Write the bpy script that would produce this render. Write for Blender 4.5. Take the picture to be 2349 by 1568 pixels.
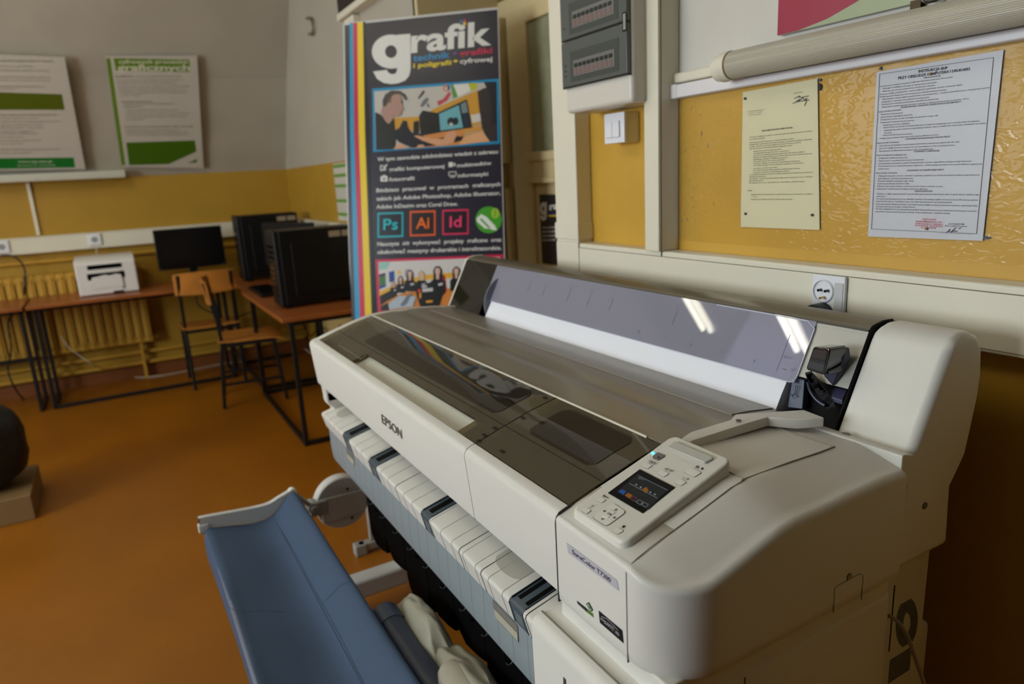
import bpy, bmesh, math, random
from mathutils import Vector, Matrix
random.seed(7)
for o in list(bpy.data.objects): bpy.data.objects.remove(o)
scene = bpy.context.scene
C = scene.collection

# ------------------------------------------------------------------ camera
W, H = 2349, 1568
FPX = 1593.36
YAW, PITCH, ROLL = 1.06042572, 0.237517539, -0.0549389877
EYE = Vector((0, 0, 1.41))
_cy, _sy, _cp, _sp = math.cos(YAW), math.sin(YAW), math.cos(PITCH), math.sin(PITCH)
_f = Vector((-_sy*_cp, _cy*_cp, -_sp)); _r = Vector((_cy, _sy, 0)); _u = _r.cross(_f)
_cr, _sr = math.cos(ROLL), math.sin(ROLL)
_r2 = _cr*_r + _sr*_u; _u2 = -_sr*_r + _cr*_u
cam_data = bpy.data.cameras.new('camera'); cam = bpy.data.objects.new('camera', cam_data); C.objects.link(cam)
cam.matrix_world = Matrix(((_r2.x, _u2.x, -_f.x, EYE.x), (_r2.y, _u2.y, -_f.y, EYE.y), (_r2.z, _u2.z, -_f.z, EYE.z), (0, 0, 0, 1)))
cam_data.sensor_width = 36; cam_data.lens = FPX*36/W; cam_data.clip_start = 0.05
cam_data.dof.use_dof = True; cam_data.dof.focus_distance = 1.12; cam_data.dof.aperture_fstop = 3.4
cam_data.dof.aperture_blades = 9
scene.camera = cam

# ------------------------------------------------------------------ view + world
scene.view_settings.view_transform = 'Standard'; scene.view_settings.look = 'None'
scene.view_settings.gamma = 1; scene.view_settings.use_curve_mapping = False
scene.view_settings.exposure = -0.2
world = bpy.data.worlds.new('world'); scene.world = world; world.use_nodes = True
world.node_tree.nodes['Background'].inputs[0].default_value = (0.75, 0.85, 1, 1)
world.node_tree.nodes['Background'].inputs[1].default_value = 0.05

def area_light(name, loc, rot, sx, sy, power, col):
    l = bpy.data.lights.new(name, 'AREA'); l.shape = 'RECTANGLE'; l.size = sx; l.size_y = sy
    l.energy = power; l.color = col
    o = bpy.data.objects.new(name, l); C.objects.link(o); o.location = loc; o.rotation_euler = rot
    return o
# daylight through the windows of the side opposite the printer
DAY = (0.85, 0.94, 1.0)
area_light('window_daylight', (-3.9, -4.2, 1.75), (math.radians(90), 0, 0), 1.7, 1.5, 30, DAY)
area_light('window_daylight', (-1.75, -4.2, 1.75), (math.radians(90), 0, 0), 1.7, 1.5, 150, DAY)
TUBE = 16.5      # strength of the ceiling tubes, used where the fixtures are built

# ------------------------------------------------------------------ helpers
def ray(u, v):
    d = _r2*((u-W/2)/FPX) + _u2*(-(v-H/2)/FPX) + _f
    return d
def at(u, v, x=None, y=None, z=None):
    d = ray(u, v)
    t = (x-EYE.x)/d.x if x is not None else ((y-EYE.y)/d.y if y is not None else (z-EYE.z)/d.z)
    return EYE + d*t
class Plane:
    """a flat surface in the room; pt() measures a point of the photograph on it"""
    def __init__(self, p, n):
        self.p = Vector(p); self.n = Vector(n).normalized()
        if self.n.dot(EYE-self.p) < 0: self.n = -self.n
    def pt(self, u, v, e=0.0):
        d = ray(u, v); t = (self.p+self.n*e-EYE).dot(self.n)/d.dot(self.n)
        return EYE + d*t
def lin(c):
    return tuple(((v/255)/12.92 if v/255 <= .04045 else ((v/255+.055)/1.055)**2.4) for v in c)
MATS = {}
def mat(name, col, rough=.5, metal=0, spec=.5, coat=0, noise=None, bump=None, emit=None, trans=0, sheen=0):
    if name in MATS: return MATS[name]
    m = bpy.data.materials.new(name); m.use_nodes = True; MATS[name] = m
    nt = m.node_tree; b = nt.nodes['Principled BSDF']
    c = lin(col)+(1,)
    b.inputs['Base Color'].default_value = c
    b.inputs['Roughness'].default_value = rough; b.inputs['Metallic'].default_value = metal
    b.inputs['Specular IOR Level'].default_value = spec; b.inputs['Coat Weight'].default_value = coat
    b.inputs['Coat Roughness'].default_value = .1
    if trans: b.inputs['Transmission Weight'].default_value = trans
    if sheen: b.inputs['Sheen Weight'].default_value = sheen
    if noise:
        sc, amt = noise[:2]
        tc = nt.nodes.new('ShaderNodeTexCoord'); n = nt.nodes.new('ShaderNodeTexNoise'); n.inputs['Scale'].default_value = sc
        n.inputs['Detail'].default_value = 5
        r = nt.nodes.new('ShaderNodeValToRGB')
        r.color_ramp.elements[0].position = .3; r.color_ramp.elements[1].position = .7
        r.color_ramp.elements[0].color = tuple(x*(1-amt) for x in c[:3])+(1,)
        r.color_ramp.elements[1].color = tuple(min(1, x*(1+amt)) for x in c[:3])+(1,)
        nt.links.new(tc.outputs['Object'], n.inputs['Vector']); nt.links.new(n.outputs['Fac'], r.inputs['Fac'])
        nt.links.new(r.outputs['Color'], b.inputs['Base Color'])
    if bump:
        sc, st, dist = bump
        tc = nt.nodes.new('ShaderNodeTexCoord'); n = nt.nodes.new('ShaderNodeTexNoise'); n.inputs['Scale'].default_value = sc
        n.inputs['Detail'].default_value = 4
        bp = nt.nodes.new('ShaderNodeBump'); bp.inputs['Strength'].default_value = st; bp.inputs['Distance'].default_value = dist
        nt.links.new(tc.outputs['Object'], n.inputs['Vector']); nt.links.new(n.outputs['Fac'], bp.inputs['Height'])
        nt.links.new(bp.outputs['Normal'], b.inputs['Normal'])
    if emit:
        b.inputs['Emission Color'].default_value = lin(emit[0])+(1,); b.inputs['Emission Strength'].default_value = emit[1]
    return m
def film(name, tint, alpha, rough=.03, ior=1.45, base=None, crinkle=0):
    """thin clear or smoked plastic: lets tinted light through, mirrors at grazing angles"""
    if name in MATS: return MATS[name]
    m = bpy.data.materials.new(name); m.use_nodes = True; MATS[name] = m
    nt = m.node_tree; nt.nodes.clear()
    out = nt.nodes.new('ShaderNodeOutputMaterial'); tr = nt.nodes.new('ShaderNodeBsdfTransparent')
    tr.inputs[0].default_value = lin(tint)+(1,)
    df = nt.nodes.new('ShaderNodeBsdfDiffuse'); df.inputs[0].default_value = lin(base or tint)+(1,)
    m1 = nt.nodes.new('ShaderNodeMixShader'); m1.inputs[0].default_value = alpha
    gl = nt.nodes.new('ShaderNodeBsdfGlossy'); gl.inputs['Roughness'].default_value = rough; gl.inputs[0].default_value = (1, 1, 1, 1)
    fr = nt.nodes.new('ShaderNodeFresnel'); fr.inputs[0].default_value = ior
    m2 = nt.nodes.new('ShaderNodeMixShader')
    nt.links.new(tr.outputs[0], m1.inputs[1]); nt.links.new(df.outputs[0], m1.inputs[2])
    nt.links.new(fr.outputs[0], m2.inputs[0]); nt.links.new(m1.outputs[0], m2.inputs[1]); nt.links.new(gl.outputs[0], m2.inputs[2])
    nt.links.new(m2.outputs[0], out.inputs[0])
    if crinkle:
        tc = nt.nodes.new('ShaderNodeTexCoord'); mp = nt.nodes.new('ShaderNodeMapping'); mp.inputs['Scale'].default_value = (38, 38, 75); mp.inputs['Rotation'].default_value = (0, .35, 0)
        n = nt.nodes.new('ShaderNodeTexNoise'); n.noise_type = 'RIDGED_MULTIFRACTAL'; n.inputs['Scale'].default_value = 1; n.inputs['Detail'].default_value = 3; n.inputs['Distortion'].default_value = 1.2
        bp = nt.nodes.new('ShaderNodeBump'); bp.inputs['Strength'].default_value = crinkle; bp.inputs['Distance'].default_value = .006
        nt.links.new(tc.outputs['Object'], mp.inputs[0]); nt.links.new(mp.outputs[0], n.inputs['Vector']); nt.links.new(n.outputs[0], bp.inputs['Height'])
        nt.links.new(bp.outputs['Normal'], gl.inputs['Normal']); nt.links.new(bp.outputs['Normal'], fr.inputs['Normal'])
    return m

def obj(name, bm, m, parent=None, bevel=0, seg=3, smooth=35, angle=40, solid=0, subd=0):
    me = bpy.data.meshes.new(name)
    bmesh.ops.recalc_face_normals(bm, faces=bm.faces[:])
    bm.to_mesh(me); bm.free()
    for mm in (m if isinstance(m, (list, tuple)) else [m]): me.materials.append(mm)
    o = bpy.data.objects.new(name, me); C.objects.link(o)
    if parent:
        o.parent = parent; o.matrix_parent_inverse = pinv(parent)
    if smooth:
        me.shade_smooth()
        if not bevel: me.set_sharp_from_angle(angle=math.radians(smooth))
    if solid:
        s = o.modifiers.new('thickness', 'SOLIDIFY'); s.thickness = solid; s.offset = 0
    if subd:
        s = o.modifiers.new('subdivision', 'SUBSURF'); s.levels = s.render_levels = subd
    if bevel:
        b = o.modifiers.new('bevel', 'BEVEL'); b.width = bevel; b.segments = seg; b.limit_method = 'ANGLE'
        b.angle_limit = math.radians(angle); b.harden_normals = True
    return o
def world_of(o):
    M = Matrix.Translation(o.location) @ o.rotation_euler.to_matrix().to_4x4()
    return (world_of(o.parent) @ o.matrix_parent_inverse @ M) if o.parent else M
def pinv(o): return world_of(o).inverted()
def tag(o, label=None, cat=None, group=None, kind=None):
    if label: o['label'] = label
    if cat: o['category'] = cat
    if group: o['group'] = group
    if kind: o['kind'] = kind
    return o
def thing(name, loc, label, cat, group=None, rz=0):
    o = bpy.data.objects.new(name, None); C.objects.link(o); o.location = loc; o.rotation_euler = (0, 0, rz)
    o.empty_display_size = .1
    return tag(o, label, cat, group)
def struct(name, bm, m, **k): return tag(obj(name, bm, m, **k), kind='structure')
def copy_tree(o, parent=None):
    c = o.copy(); C.objects.link(c)
    if parent: c.parent = parent
    for ch in o.children: copy_tree(ch, c)
    return c

def NB(): return bmesh.new()
def box(bm, x0, x1, y0, y1, z0, z1):
    vs = [bm.verts.new(p) for p in ((x0,y0,z0),(x1,y0,z0),(x1,y1,z0),(x0,y1,z0),(x0,y0,z1),(x1,y0,z1),(x1,y1,z1),(x0,y1,z1))]
    for f in ((0,3,2,1),(4,5,6,7),(0,1,5,4),(1,2,6,5),(2,3,7,6),(3,0,4,7)): bm.faces.new([vs[i] for i in f])
    return bm
def prism(bm, pts, x0, x1, ax='x'):
    """closed outline extruded; ax x: points are (y,z); ax y: (x,z); ax z: (x,y)"""
    def P(a, b, t): return (t, a, b) if ax == 'x' else ((a, t, b) if ax == 'y' else (a, b, t))
    A = [bm.verts.new(P(a, b, x0)) for a, b in pts]; B = [bm.verts.new(P(a, b, x1)) for a, b in pts]
    n = len(pts); bm.faces.new(A[::-1]); bm.faces.new(B)
    for i in range(n): bm.faces.new((A[i], A[(i+1) % n], B[(i+1) % n], B[i]))
    return bm
def sheet(bm, pts, x0, x1, t=.002):
    """open profile (y,z) with thickness t, extruded along x"""
    up = []; dn = []
    for i, p in enumerate(pts):
        a = Vector(pts[max(0, i-1)]); b = Vector(pts[min(len(pts)-1, i+1)]); d = (b-a).normalized(); n = Vector((-d.y, d.x))
        up.append(tuple(Vector(p)+n*0)); dn.append(tuple(Vector(p)-n*t))
    # strip build keeps concave outlines clean
    R = []
    for x in (x0, x1): R.append([[bm.verts.new((x, a, b)) for a, b in L] for L in (up, dn)])
    m = len(pts)
    for i in range(m-1):
        for k in (0, 1): bm.faces.new((R[0][k][i], R[0][k][i+1], R[1][k][i+1], R[1][k][i]))
        for e in (0, 1): bm.faces.new((R[e][0][i], R[e][0][i+1], R[e][1][i+1], R[e][1][i]))
    for i in (0, m-1): bm.faces.new((R[0][0][i], R[1][0][i], R[1][1][i], R[0][1][i]))
    return bm
def tube(bm, pts, r, n=10, caps=True):
    pts = [Vector(p) for p in pts]; rings = []
    up = Vector((0, 0, 1))
    for i, p in enumerate(pts):
        d = (pts[min(i+1, len(pts)-1)]-pts[max(i-1, 0)]).normalized()
        a = d.cross(up)
        if a.length < .05: a = d.cross(Vector((1, 0, 0)))
        a.normalize(); b = a.cross(d)
        rr = r[i] if isinstance(r, (list, tuple)) else r
        rings.append([bm.verts.new(p+a*math.cos(t)*rr+b*math.sin(t)*rr) for t in [2*math.pi*k/n for k in range(n)]])
    for i in range(len(rings)-1):
        for k in range(n): bm.faces.new((rings[i][k], rings[i][(k+1) % n], rings[i+1][(k+1) % n], rings[i+1][k]))
    if caps: bm.faces.new(rings[0][::-1]); bm.faces.new(rings[-1])
    return bm
def bar(bm, a, b, w, h=None):
    """square section bar between two points"""
    a = Vector(a); b = Vector(b); d = (b-a).normalized(); h = h or w
    s = d.cross(Vector((0, 0, 1)))
    if s.length < .05: s = Vector((1, 0, 0))
    s.normalize(); u = s.cross(d)
    A = [bm.verts.new(p+s*i*w/2+u*j*h/2) for p in (a, b) for i, j in ((-1,-1),(1,-1),(1,1),(-1,1))]
    for f in ((3,2,1,0),(4,5,6,7),(0,1,5,4),(1,2,6,5),(2,3,7,6),(3,0,4,7)): bm.faces.new([A[i] for i in f])
    return bm
def disc(bm, c, axis, r, t, n=32, r2=None):
    c = Vector(c); ax = Vector(axis).normalized()
    return tube(bm, [c-ax*t/2, c+ax*t/2], [r, r2 or r], n)
def curve_pts(P, n=8):
    P = [Vector(p) for p in P]; out = []
    for i in range(len(P)-1):
        p0, p1, p2, p3 = P[max(i-1, 0)], P[i], P[i+1], P[min(i+2, len(P)-1)]
        for k in range(n):
            t = k/n
            out.append(.5*((2*p1)+(-p0+p2)*t+(2*p0-5*p1+4*p2-p3)*t*t+(-p0+3*p1-3*p2+p3)*t**3))
    out.append(P[-1]); return out
def ngon(bm, pts, mi=0):
    vs = [bm.verts.new(p) for p in pts]
    try: f = bm.faces.new(vs); f.material_index = mi
    except ValueError: return None
    return f
# ---- writing
_tc = {}
def text_geo(s, bold=0):
    k = (s, bold)
    if k in _tc: return _tc[k]
    cu = bpy.data.curves.new('t', 'FONT'); cu.body = s; cu.size = 1; cu.resolution_u = 3; cu.offset = bold
    o = bpy.data.objects.new('t', cu); C.objects.link(o)
    dg = bpy.context.evaluated_depsgraph_get(); me = bpy.data.meshes.new_from_object(o.evaluated_get(dg))
    V = [tuple(v.co[:2]) for v in me.vertices]; F = [tuple(p.vertices) for p in me.polygons]
    bpy.data.objects.remove(o); bpy.data.curves.remove(cu); bpy.data.meshes.remove(me)
    w = max([v[0] for v in V] or [1]); x0 = min([v[0] for v in V] or [0])
    _tc[k] = (V, F, x0, w); return _tc[k]
def text_px(bm, s, p0, p1, h, pl, e=.001, up=(0, -1), bold=0, mi=0):
    """writing measured on a surface: baseline p0..p1 and capital height h in the photograph's pixels"""
    V, F, x0, w = text_geo(s, bold)
    vs = []
    for x, y in V:
        t = (x-x0)/(w-x0); q = y/.7*h
        vs.append(bm.verts.new(pl.pt(p0[0]+(p1[0]-p0[0])*t+up[0]*q, p0[1]+(p1[1]-p0[1])*t+up[1]*q, e)))
    for f in F:
        try: ff = bm.faces.new([vs[i] for i in f]); ff.material_index = mi
        except ValueError: pass
def text_3d(bm, s, o, ex, ey, size, width=None, bold=0, mi=0):
    V, F, x0, w = text_geo(s, bold); o = Vector(o); ex = Vector(ex).normalized(); ey = Vector(ey).normalized()
    k = (width/(w-x0)) if width else size/.7
    vs = [bm.verts.new(o+ex*(x-x0)*k+ey*y/.7*size) for x, y in V]
    for f in F:
        try: ff = bm.faces.new([vs[i] for i in f]); ff.material_index = mi
        except ValueError: pass
INK = {}
def art(name, items, pl, parent, rough=.45, base=.0006, step=.00035):
    """printed picture: items (colour, [pixel polygons]) laid on surface pl, later ones on top"""
    bm = NB(); ms = []; idx = {}
    for k, (col, polys) in enumerate(items):
        if col not in idx:
            idx[col] = len(ms); ms.append(mat('print_%02x%02x%02x_%d' % (*col, rough*100), col, rough))
        for p in polys: ngon(bm, [pl.pt(u, v, base+step*k) for u, v in p], idx[col])
    o = obj(name, bm, ms, parent, smooth=0)
    return o
def oval(cx, cy, rx, ry, n=16, a=0):
    return [(cx+rx*math.cos(t)*math.cos(a)-ry*math.sin(t)*math.sin(a), cy+rx*math.cos(t)*math.sin(a)+ry*math.sin(t)*math.cos(a)) for t in [2*math.pi*k/n for k in range(n)]]
# ================================================================== THE ROOM
def paint(name, zsplit, film_on=False, y0=(194, 150, 47), y1=(203, 158, 53), w0=(202, 197, 186), w1=(210, 205, 195)):
    m = bpy.data.materials.new(name); m.use_nodes = True; nt = m.node_tree; b = nt.nodes['Principled BSDF']
    g = nt.nodes.new('ShaderNodeNewGeometry'); s = nt.nodes.new('ShaderNodeSeparateXYZ'); nt.links.new(g.outputs['Position'], s.inputs[0])
    c = nt.nodes.new('ShaderNodeMath'); c.operation = 'GREATER_THAN'; c.inputs[1].default_value = zsplit; nt.links.new(s.outputs['Z'], c.inputs[0])
    n = nt.nodes.new('ShaderNodeTexNoise'); n.inputs['Scale'].default_value = 3.5; n.inputs['Detail'].default_value = 8; nt.links.new(g.outputs['Position'], n.inputs['Vector'])
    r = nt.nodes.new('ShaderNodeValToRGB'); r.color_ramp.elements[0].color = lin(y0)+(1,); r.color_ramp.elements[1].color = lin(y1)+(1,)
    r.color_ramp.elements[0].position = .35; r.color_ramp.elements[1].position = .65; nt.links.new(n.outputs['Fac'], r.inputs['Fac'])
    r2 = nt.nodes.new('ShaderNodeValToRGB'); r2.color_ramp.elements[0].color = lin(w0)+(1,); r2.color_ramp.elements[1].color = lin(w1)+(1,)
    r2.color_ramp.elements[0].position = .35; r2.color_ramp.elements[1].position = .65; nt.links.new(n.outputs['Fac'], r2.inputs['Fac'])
    mx = nt.nodes.new('ShaderNodeMix'); mx.data_type = 'RGBA'; nt.links.new(c.outputs[0], mx.inputs['Factor'])
    nt.links.new(r.outputs['Color'], mx.inputs['A']); nt.links.new(r2.outputs['Color'], mx.inputs['B']); nt.links.new(mx.outputs['Result'], b.inputs['Base Color'])
    b.inputs['Roughness'].default_value = .5
    n2 = nt.nodes.new('ShaderNodeTexNoise'); n2.inputs['Scale'].default_value = 55 if film_on else 40; n2.inputs['Detail'].default_value = 4; nt.links.new(g.outputs['Position'], n2.inputs['Vector'])
    bp = nt.nodes.new('ShaderNodeBump'); bp.inputs['Strength'].default_value = .25; bp.inputs['Distance'].default_value = .003
    nt.links.new(n2.outputs['Fac'], bp.inputs['Height']); nt.links.new(bp.outputs['Normal'], b.inputs['Normal'])
    return m
W_NEAR = paint('wall_paint_yellow_and_white', 1.585)
W_FAR_DIM = paint('wall_paint_far_dimmed', 1.545, False, (170, 130, 34), (176, 135, 38), (176, 168, 152), (181, 173, 157))  # same paint in darker colours, standing in for the weaker light over there
CREAM = mat('cream_plastic', (226, 219, 198), .4)
CREAM_D = mat('cream_gap', (120, 110, 85), .6)
WHITE_P = mat('white_plastic', (226, 222, 222), .35)
DOORP = mat('cream_door_gloss', (214, 196, 150), .3, noise=(3, .06))
YELLOW = mat('yellow_radiator_enamel', (190, 144, 48), .4)
BLACKM = mat('black_tube_steel', (18, 16, 15), .4)
WOOD = mat('beech_plywood', (190, 122, 48), .4, noise=(9, .18))
DESK = mat('brown_desk_laminate', (150, 84, 36), .35, noise=(7, .15))
PC = mat('black_computer_plastic', (13, 12, 13), .42, spec=.3)
PCG = mat('black_gloss', (8, 8, 9), .12)

YN, YF, XF, ZC, XB, YW = 1.265, 1.355, -6.12, 3.15, 1.9, -4.4
XD0, XD1, YD = -3.15, -1.86, 1.75      # door recess
# floor
bm = NB(); box(bm, -6.6, XB+.2, YW-.2, 3.2, -.1, 0)
FLOOR = mat('ochre_linoleum', (144, 86, 9), .36, noise=(1.6, .13), bump=(14, .06, .004))
struct('floor', bm, FLOOR, smooth=0)
bm = NB(); box(bm, -6.6, XB+.2, YW-.2, 3.2, ZC, ZC+.1); struct('ceiling', bm, mat('ceiling_paint', (150, 146, 134), .8), smooth=0)
# near part of the wall behind the printer
bm = NB(); box(bm, XD1, XB+.2, YN, YN+.6, 0, ZC); struct('wall_right', bm, W_NEAR, smooth=0)
bm = NB(); box(bm, -6.5, XD0, YF, YF+.6, 0, ZC); struct('wall_right_far', bm, W_FAR_DIM, smooth=0)
bm = NB(); box(bm, XD0, XD1, YN+.04, YN+.6, 2.35, ZC); struct('wall_over_door', bm, W_NEAR, smooth=0)
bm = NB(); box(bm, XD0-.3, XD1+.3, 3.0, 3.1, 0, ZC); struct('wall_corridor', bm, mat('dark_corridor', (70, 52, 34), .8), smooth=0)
# far wall, its upper part coved inwards like a vault
prof = [(XF, 0), (XF, 1.545), (-6.02, 1.70), (-5.93, 1.86), (-5.81, 2.05), (-5.72, 2.2), (-5.59, 2.37), (-5.47, 2.53), (-5.30, 2.75), (-4.95, ZC+.02), (-6.6, ZC+.02), (-6.6, 0)]
bm = NB(); prism(bm, prof, YW-.1, YF+.3, 'y'); struct('wall_far', bm, W_FAR_DIM, smooth=0)
bm = NB(); box(bm, XB, XB+.1, YW-.1, YN+.3, 0, ZC); struct('wall_behind', bm, mat('dark_brown_unseen_wall', (58, 38, 20), .6), smooth=0)
WL = mat('cream_wall', (170, 150, 110), .7)
bm = NB()
for x0, x1, z0, z1 in ((-6.2, -4.8, 0, ZC), (-3.0, -2.65, 0, ZC), (-.85, XB+.1, 0, ZC), (-4.8, -3.0, 0, .95), (-2.65, -.85, 0, .95), (-4.8, -3.0, 2.55, ZC), (-2.65, -.85, 2.55, ZC)):
    box(bm, x0, x1, YW, YW+.15, z0, z1)
struct('wall_left', bm, WL, smooth=0)
for i, x0 in enumerate((-4.8, -2.65)):
    w = thing('window_%d' % (i+1), (x0+.9, YW+.1, .95), None, None); w['kind'] = 'structure'
    bm = NB()
    for a, b, c, d in ((0, 1.8, 0, .06), (0, 1.8, 1.54, 1.6), (0, .06, 0, 1.6), (1.74, 1.8, 0, 1.6), (.87, .93, 0, 1.6)): box(bm, x0+a, x0+b, YW+.02, YW+.1, .95+c, .95+d)
    obj('window_frame', bm, WHITE_P, w, smooth=0)
    bm = NB(); box(bm, x0, x0+1.8, YW+.05, YW+.055, .95, 2.55)
    obj('window_pane', bm, mat('overcast_daylight_pane', (200, 215, 235), .3, emit=((205, 222, 255), .9)), w, smooth=0)

bm = NB(); box(bm, -.75, XB, -1.75, -1.6, 0, 2.35); struct('unseen_light_blocker', bm, mat('dark_brown_unseen_wall', (58, 38, 20), .6), smooth=0)  # added out of view to keep window light off the right wall
# ---- door recess
bm = NB(); box(bm, XD0-.02, XD0+.03, YN+.09, YD+.1, 0, 2.35); box(bm, XD1-.03, XD1+.02, YN+.02, YD+.1, 0, 2.35)
struct('trim_1', bm, DOORP, smooth=0)
d = thing('door_1', (-2.45, YD, 0), None, None); d['kind'] = 'structure'
bm = NB()
x0, x1 = -3.02, -1.95
for a, b, c, e in ((x0, -2.85, 0, 2.12), (-2.12, x1, 0, 2.12), (-2.85, -2.12, 0, .12), (-2.85, -2.12, 1.375, 1.5), (-2.85, -2.12, 2.06, 2.12)):
    box(bm, a, b, YD, YD+.045, c, e)
obj('door_leaf', bm, DOORP, d, bevel=.006)
bm = NB(); box(bm, -2.85, -2.12, YD+.018, YD+.028, .12, 1.375); obj('lower_panel', bm, DOORP, d)
bm = NB(); box(bm, -2.85, -2.12, YD+.018, YD+.028, 1.5, 2.06)
obj('door_glass', bm, mat('frosted_glass', (150, 152, 122), .35, noise=(18, .12), bump=(60, .5, .004)), d)
bm = NB(); box(bm, -2.87, -2.10, YD-.012, YD, 1.46, 1.5); box(bm, -2.87, -2.10, YD-.012, YD, 1.36, 1.385); obj('glazing_bead', bm, DOORP, d, bevel=.004)
bm = NB(); box(bm, XD0, XD1, YD+.02, YD+.08, 2.12, 2.2); box(bm, XD0+.03, -3.03, YD+.03, YD+.09, 0, 2.12); box(bm, -1.94, XD1, YD+.03, YD+.09, 0, 2.12)
struct('door_2', bm, DOORP, bevel=.004)
bm = NB(); box(bm, -3.075, -3.045, YD-.03, YD+.03, 1.46, 2.12); box(bm, -3.07, -3.04, YD-.03, YD+.03, 0, 1.34)
struct('trim_2', bm, DOORP, bevel=.006)
bm = NB(); box(bm, XD0+.0, -2.55, YD+.02, YD+.06, 2.2, 2.35); box(bm, -2.56, -2.52, YD, YD+.07, 2.2, 2.36)
struct('trim_3', bm, mat('olive_door_paint', (120, 106, 60), .4), smooth=0)

# ---- ceiling lamps: first two placed from reflections, the others added to light the printer
EM = mat('lit_fluorescent_diffuser', (255, 250, 235), .5, emit=((250, 247, 224), TUBE))
for i, (x, y) in enumerate(((-4.08, -1.02), (-3.16, -1.02), (-2.24, -1.02), (-1.32, -1.02), (-3.16, -3.1), (-2.24, -3.1))):
    l = thing('ceiling_lamp', (x, y, ZC), 'white fluorescent batten fixed to the ceiling, out of view', 'lamp', 'ceiling fluorescent battens')
    bm = NB(); box(bm, x-.09, x+.09, y-.62, y+.62, ZC-.06, ZC-.002); obj('housing', bm, WHITE_P, l, bevel=.01)
    for s in (-.045, .045):
        bm = NB(); tube(bm, [(x+s, y-.58, ZC-.085), (x+s, y+.58, ZC-.085)], .018, 12); obj('tube', bm, EM, l)

# ================================================================== NEAR WALL
WP = Plane((0, YN, 0), (0, 1, 0))
# horizontal trunking behind the printer
zt = 1.197; yt = 1.21
tr = thing('cable_trunking', (-.6, yt, 1.14), 'wide cream cable trunking running along the yellow wall behind the big printer', 'trunking')
bm = NB(); box(bm, -1.843, XB, yt, YN, 1.083, zt); obj('channel', bm, CREAM, tr, bevel=.005)
bm = NB(); box(bm, -1.715, XB, yt-.003, yt+.001, 1.09, zt-.0135); obj('cover_strip', bm, CREAM, tr, bevel=.0015)
bm = NB(); box(bm, -1.715, XB, yt-.0035, yt, zt-.0135, zt-.0125)
for x in (-1.716, -1.353): box(bm, x-.0007, x+.0007, yt-.0035, yt+.001, zt-.0135 if x > -1.5 else 1.085, zt+.0004)
obj('joint_line', bm, CREAM_D, tr, smooth=0)
v = thing('vertical_cable_duct', (-1.78, yt, zt), 'wide cream vertical duct rising beside the door, below and behind the breaker box', 'trunking')
bm = NB(); box(bm, -1.838, -1.722, yt, YN, zt-.002, ZC); obj('channel', bm, CREAM, v, bevel=.004)
bm = NB(); box(bm, -1.842, -1.718, yt-.003, YN, 1.205, 1.255); obj('joint_sleeve', bm, CREAM, v, bevel=.003)
v = thing('vertical_cable_duct', (-1.38, 1.195, zt), 'narrow deep cream vertical duct between light switch and yellow notice', 'trunking')
bm = NB(); box(bm, -1.404, -1.351, 1.197, YN, zt, ZC); obj('channel', bm, CREAM, v, bevel=.003)
bm = NB(); box(bm, -1.3508, -1.3500, 1.205, 1.207, zt, ZC); obj('lid_joint', bm, CREAM_D, v, smooth=0)

# rails over the notices
r = thing('thin_cable_duct', (-.6, 1.245, 1.58), 'thin white cable duct just above the notices, under the tube lamp', 'trunking')
bm = NB(); box(bm, -1.372, XB, 1.238, YN, 1.566, 1.597); obj('channel', bm, WHITE_P, r, bevel=.003)
bm = NB(); box(bm, -1.374, -1.331, 1.236, YN-.001, 1.565, 1.5985); obj('end_sleeve', bm, WHITE_P, r, bevel=.003)
r = thing('thin_cable_duct', (-1.27, 1.25, 1.615), 'short cream flat duct leading from vertical duct to tube lamp', 'trunking')
bm = NB(); box(bm, -1.371, -1.17, 1.247, YN, 1.601, 1.625); obj('channel', bm, CREAM, r, bevel=.006)
# tube lamp
L = thing('tube_lamp', (-.6, 1.2, 1.6), 'unlit grey ribbed tube lamp mounted along the wall above the notices', 'lamp')
A = at(1668, 152, y=1.205); B = at(2349, 22, y=1.205)
m_rib = mat('ribbed_frosted_tube', (178, 172, 154), .26)
bm = NB(); n = 120
xs = [-1.135+.0*i for i in range(1)]+[1.2]
rings = []
for x in (-1.128, .6):
    rings.append([bm.verts.new((x, 1.205+(.0285 if k % 2 else .0281)*math.cos(2*math.pi*k/n), A.z+(.0285 if k % 2 else .0281)*math.sin(2*math.pi*k/n))) for k in range(n)])
for k in range(n): bm.faces.new((rings[0][k], rings[0][(k+1) % n], rings[1][(k+1) % n], rings[1][k]))
bm.faces.new(rings[0]); bm.faces.new(rings[1])
obj('ribbed_diffuser', bm, m_rib, L, smooth=0)
bm = NB(); disc(bm, (-1.137, 1.205, A.z), (1, 0, 0), .030, .02, 32); disc(bm, (-1.156, 1.207, A.z-.001), (1, 0, 0), .027, .022, 32, .031); box(bm, -1.165, -1.125, 1.21, YN, A.z-.02, A.z+.02)
obj('end_cap', bm, CREAM, L, bevel=.002)
bm = NB(); disc(bm, (-1.1255, 1.205, A.z), (1, 0, 0), .0292, .003, 32); obj('end_ring', bm, mat('brown_metal', (120, 96, 66), .3), L)
bm = NB(); box(bm, -1.12, .6, 1.225, YN, A.z-.026, A.z-.012); obj('mounting_rail', bm, mat('shadow_rail', (60, 52, 44), .5), L)

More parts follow.
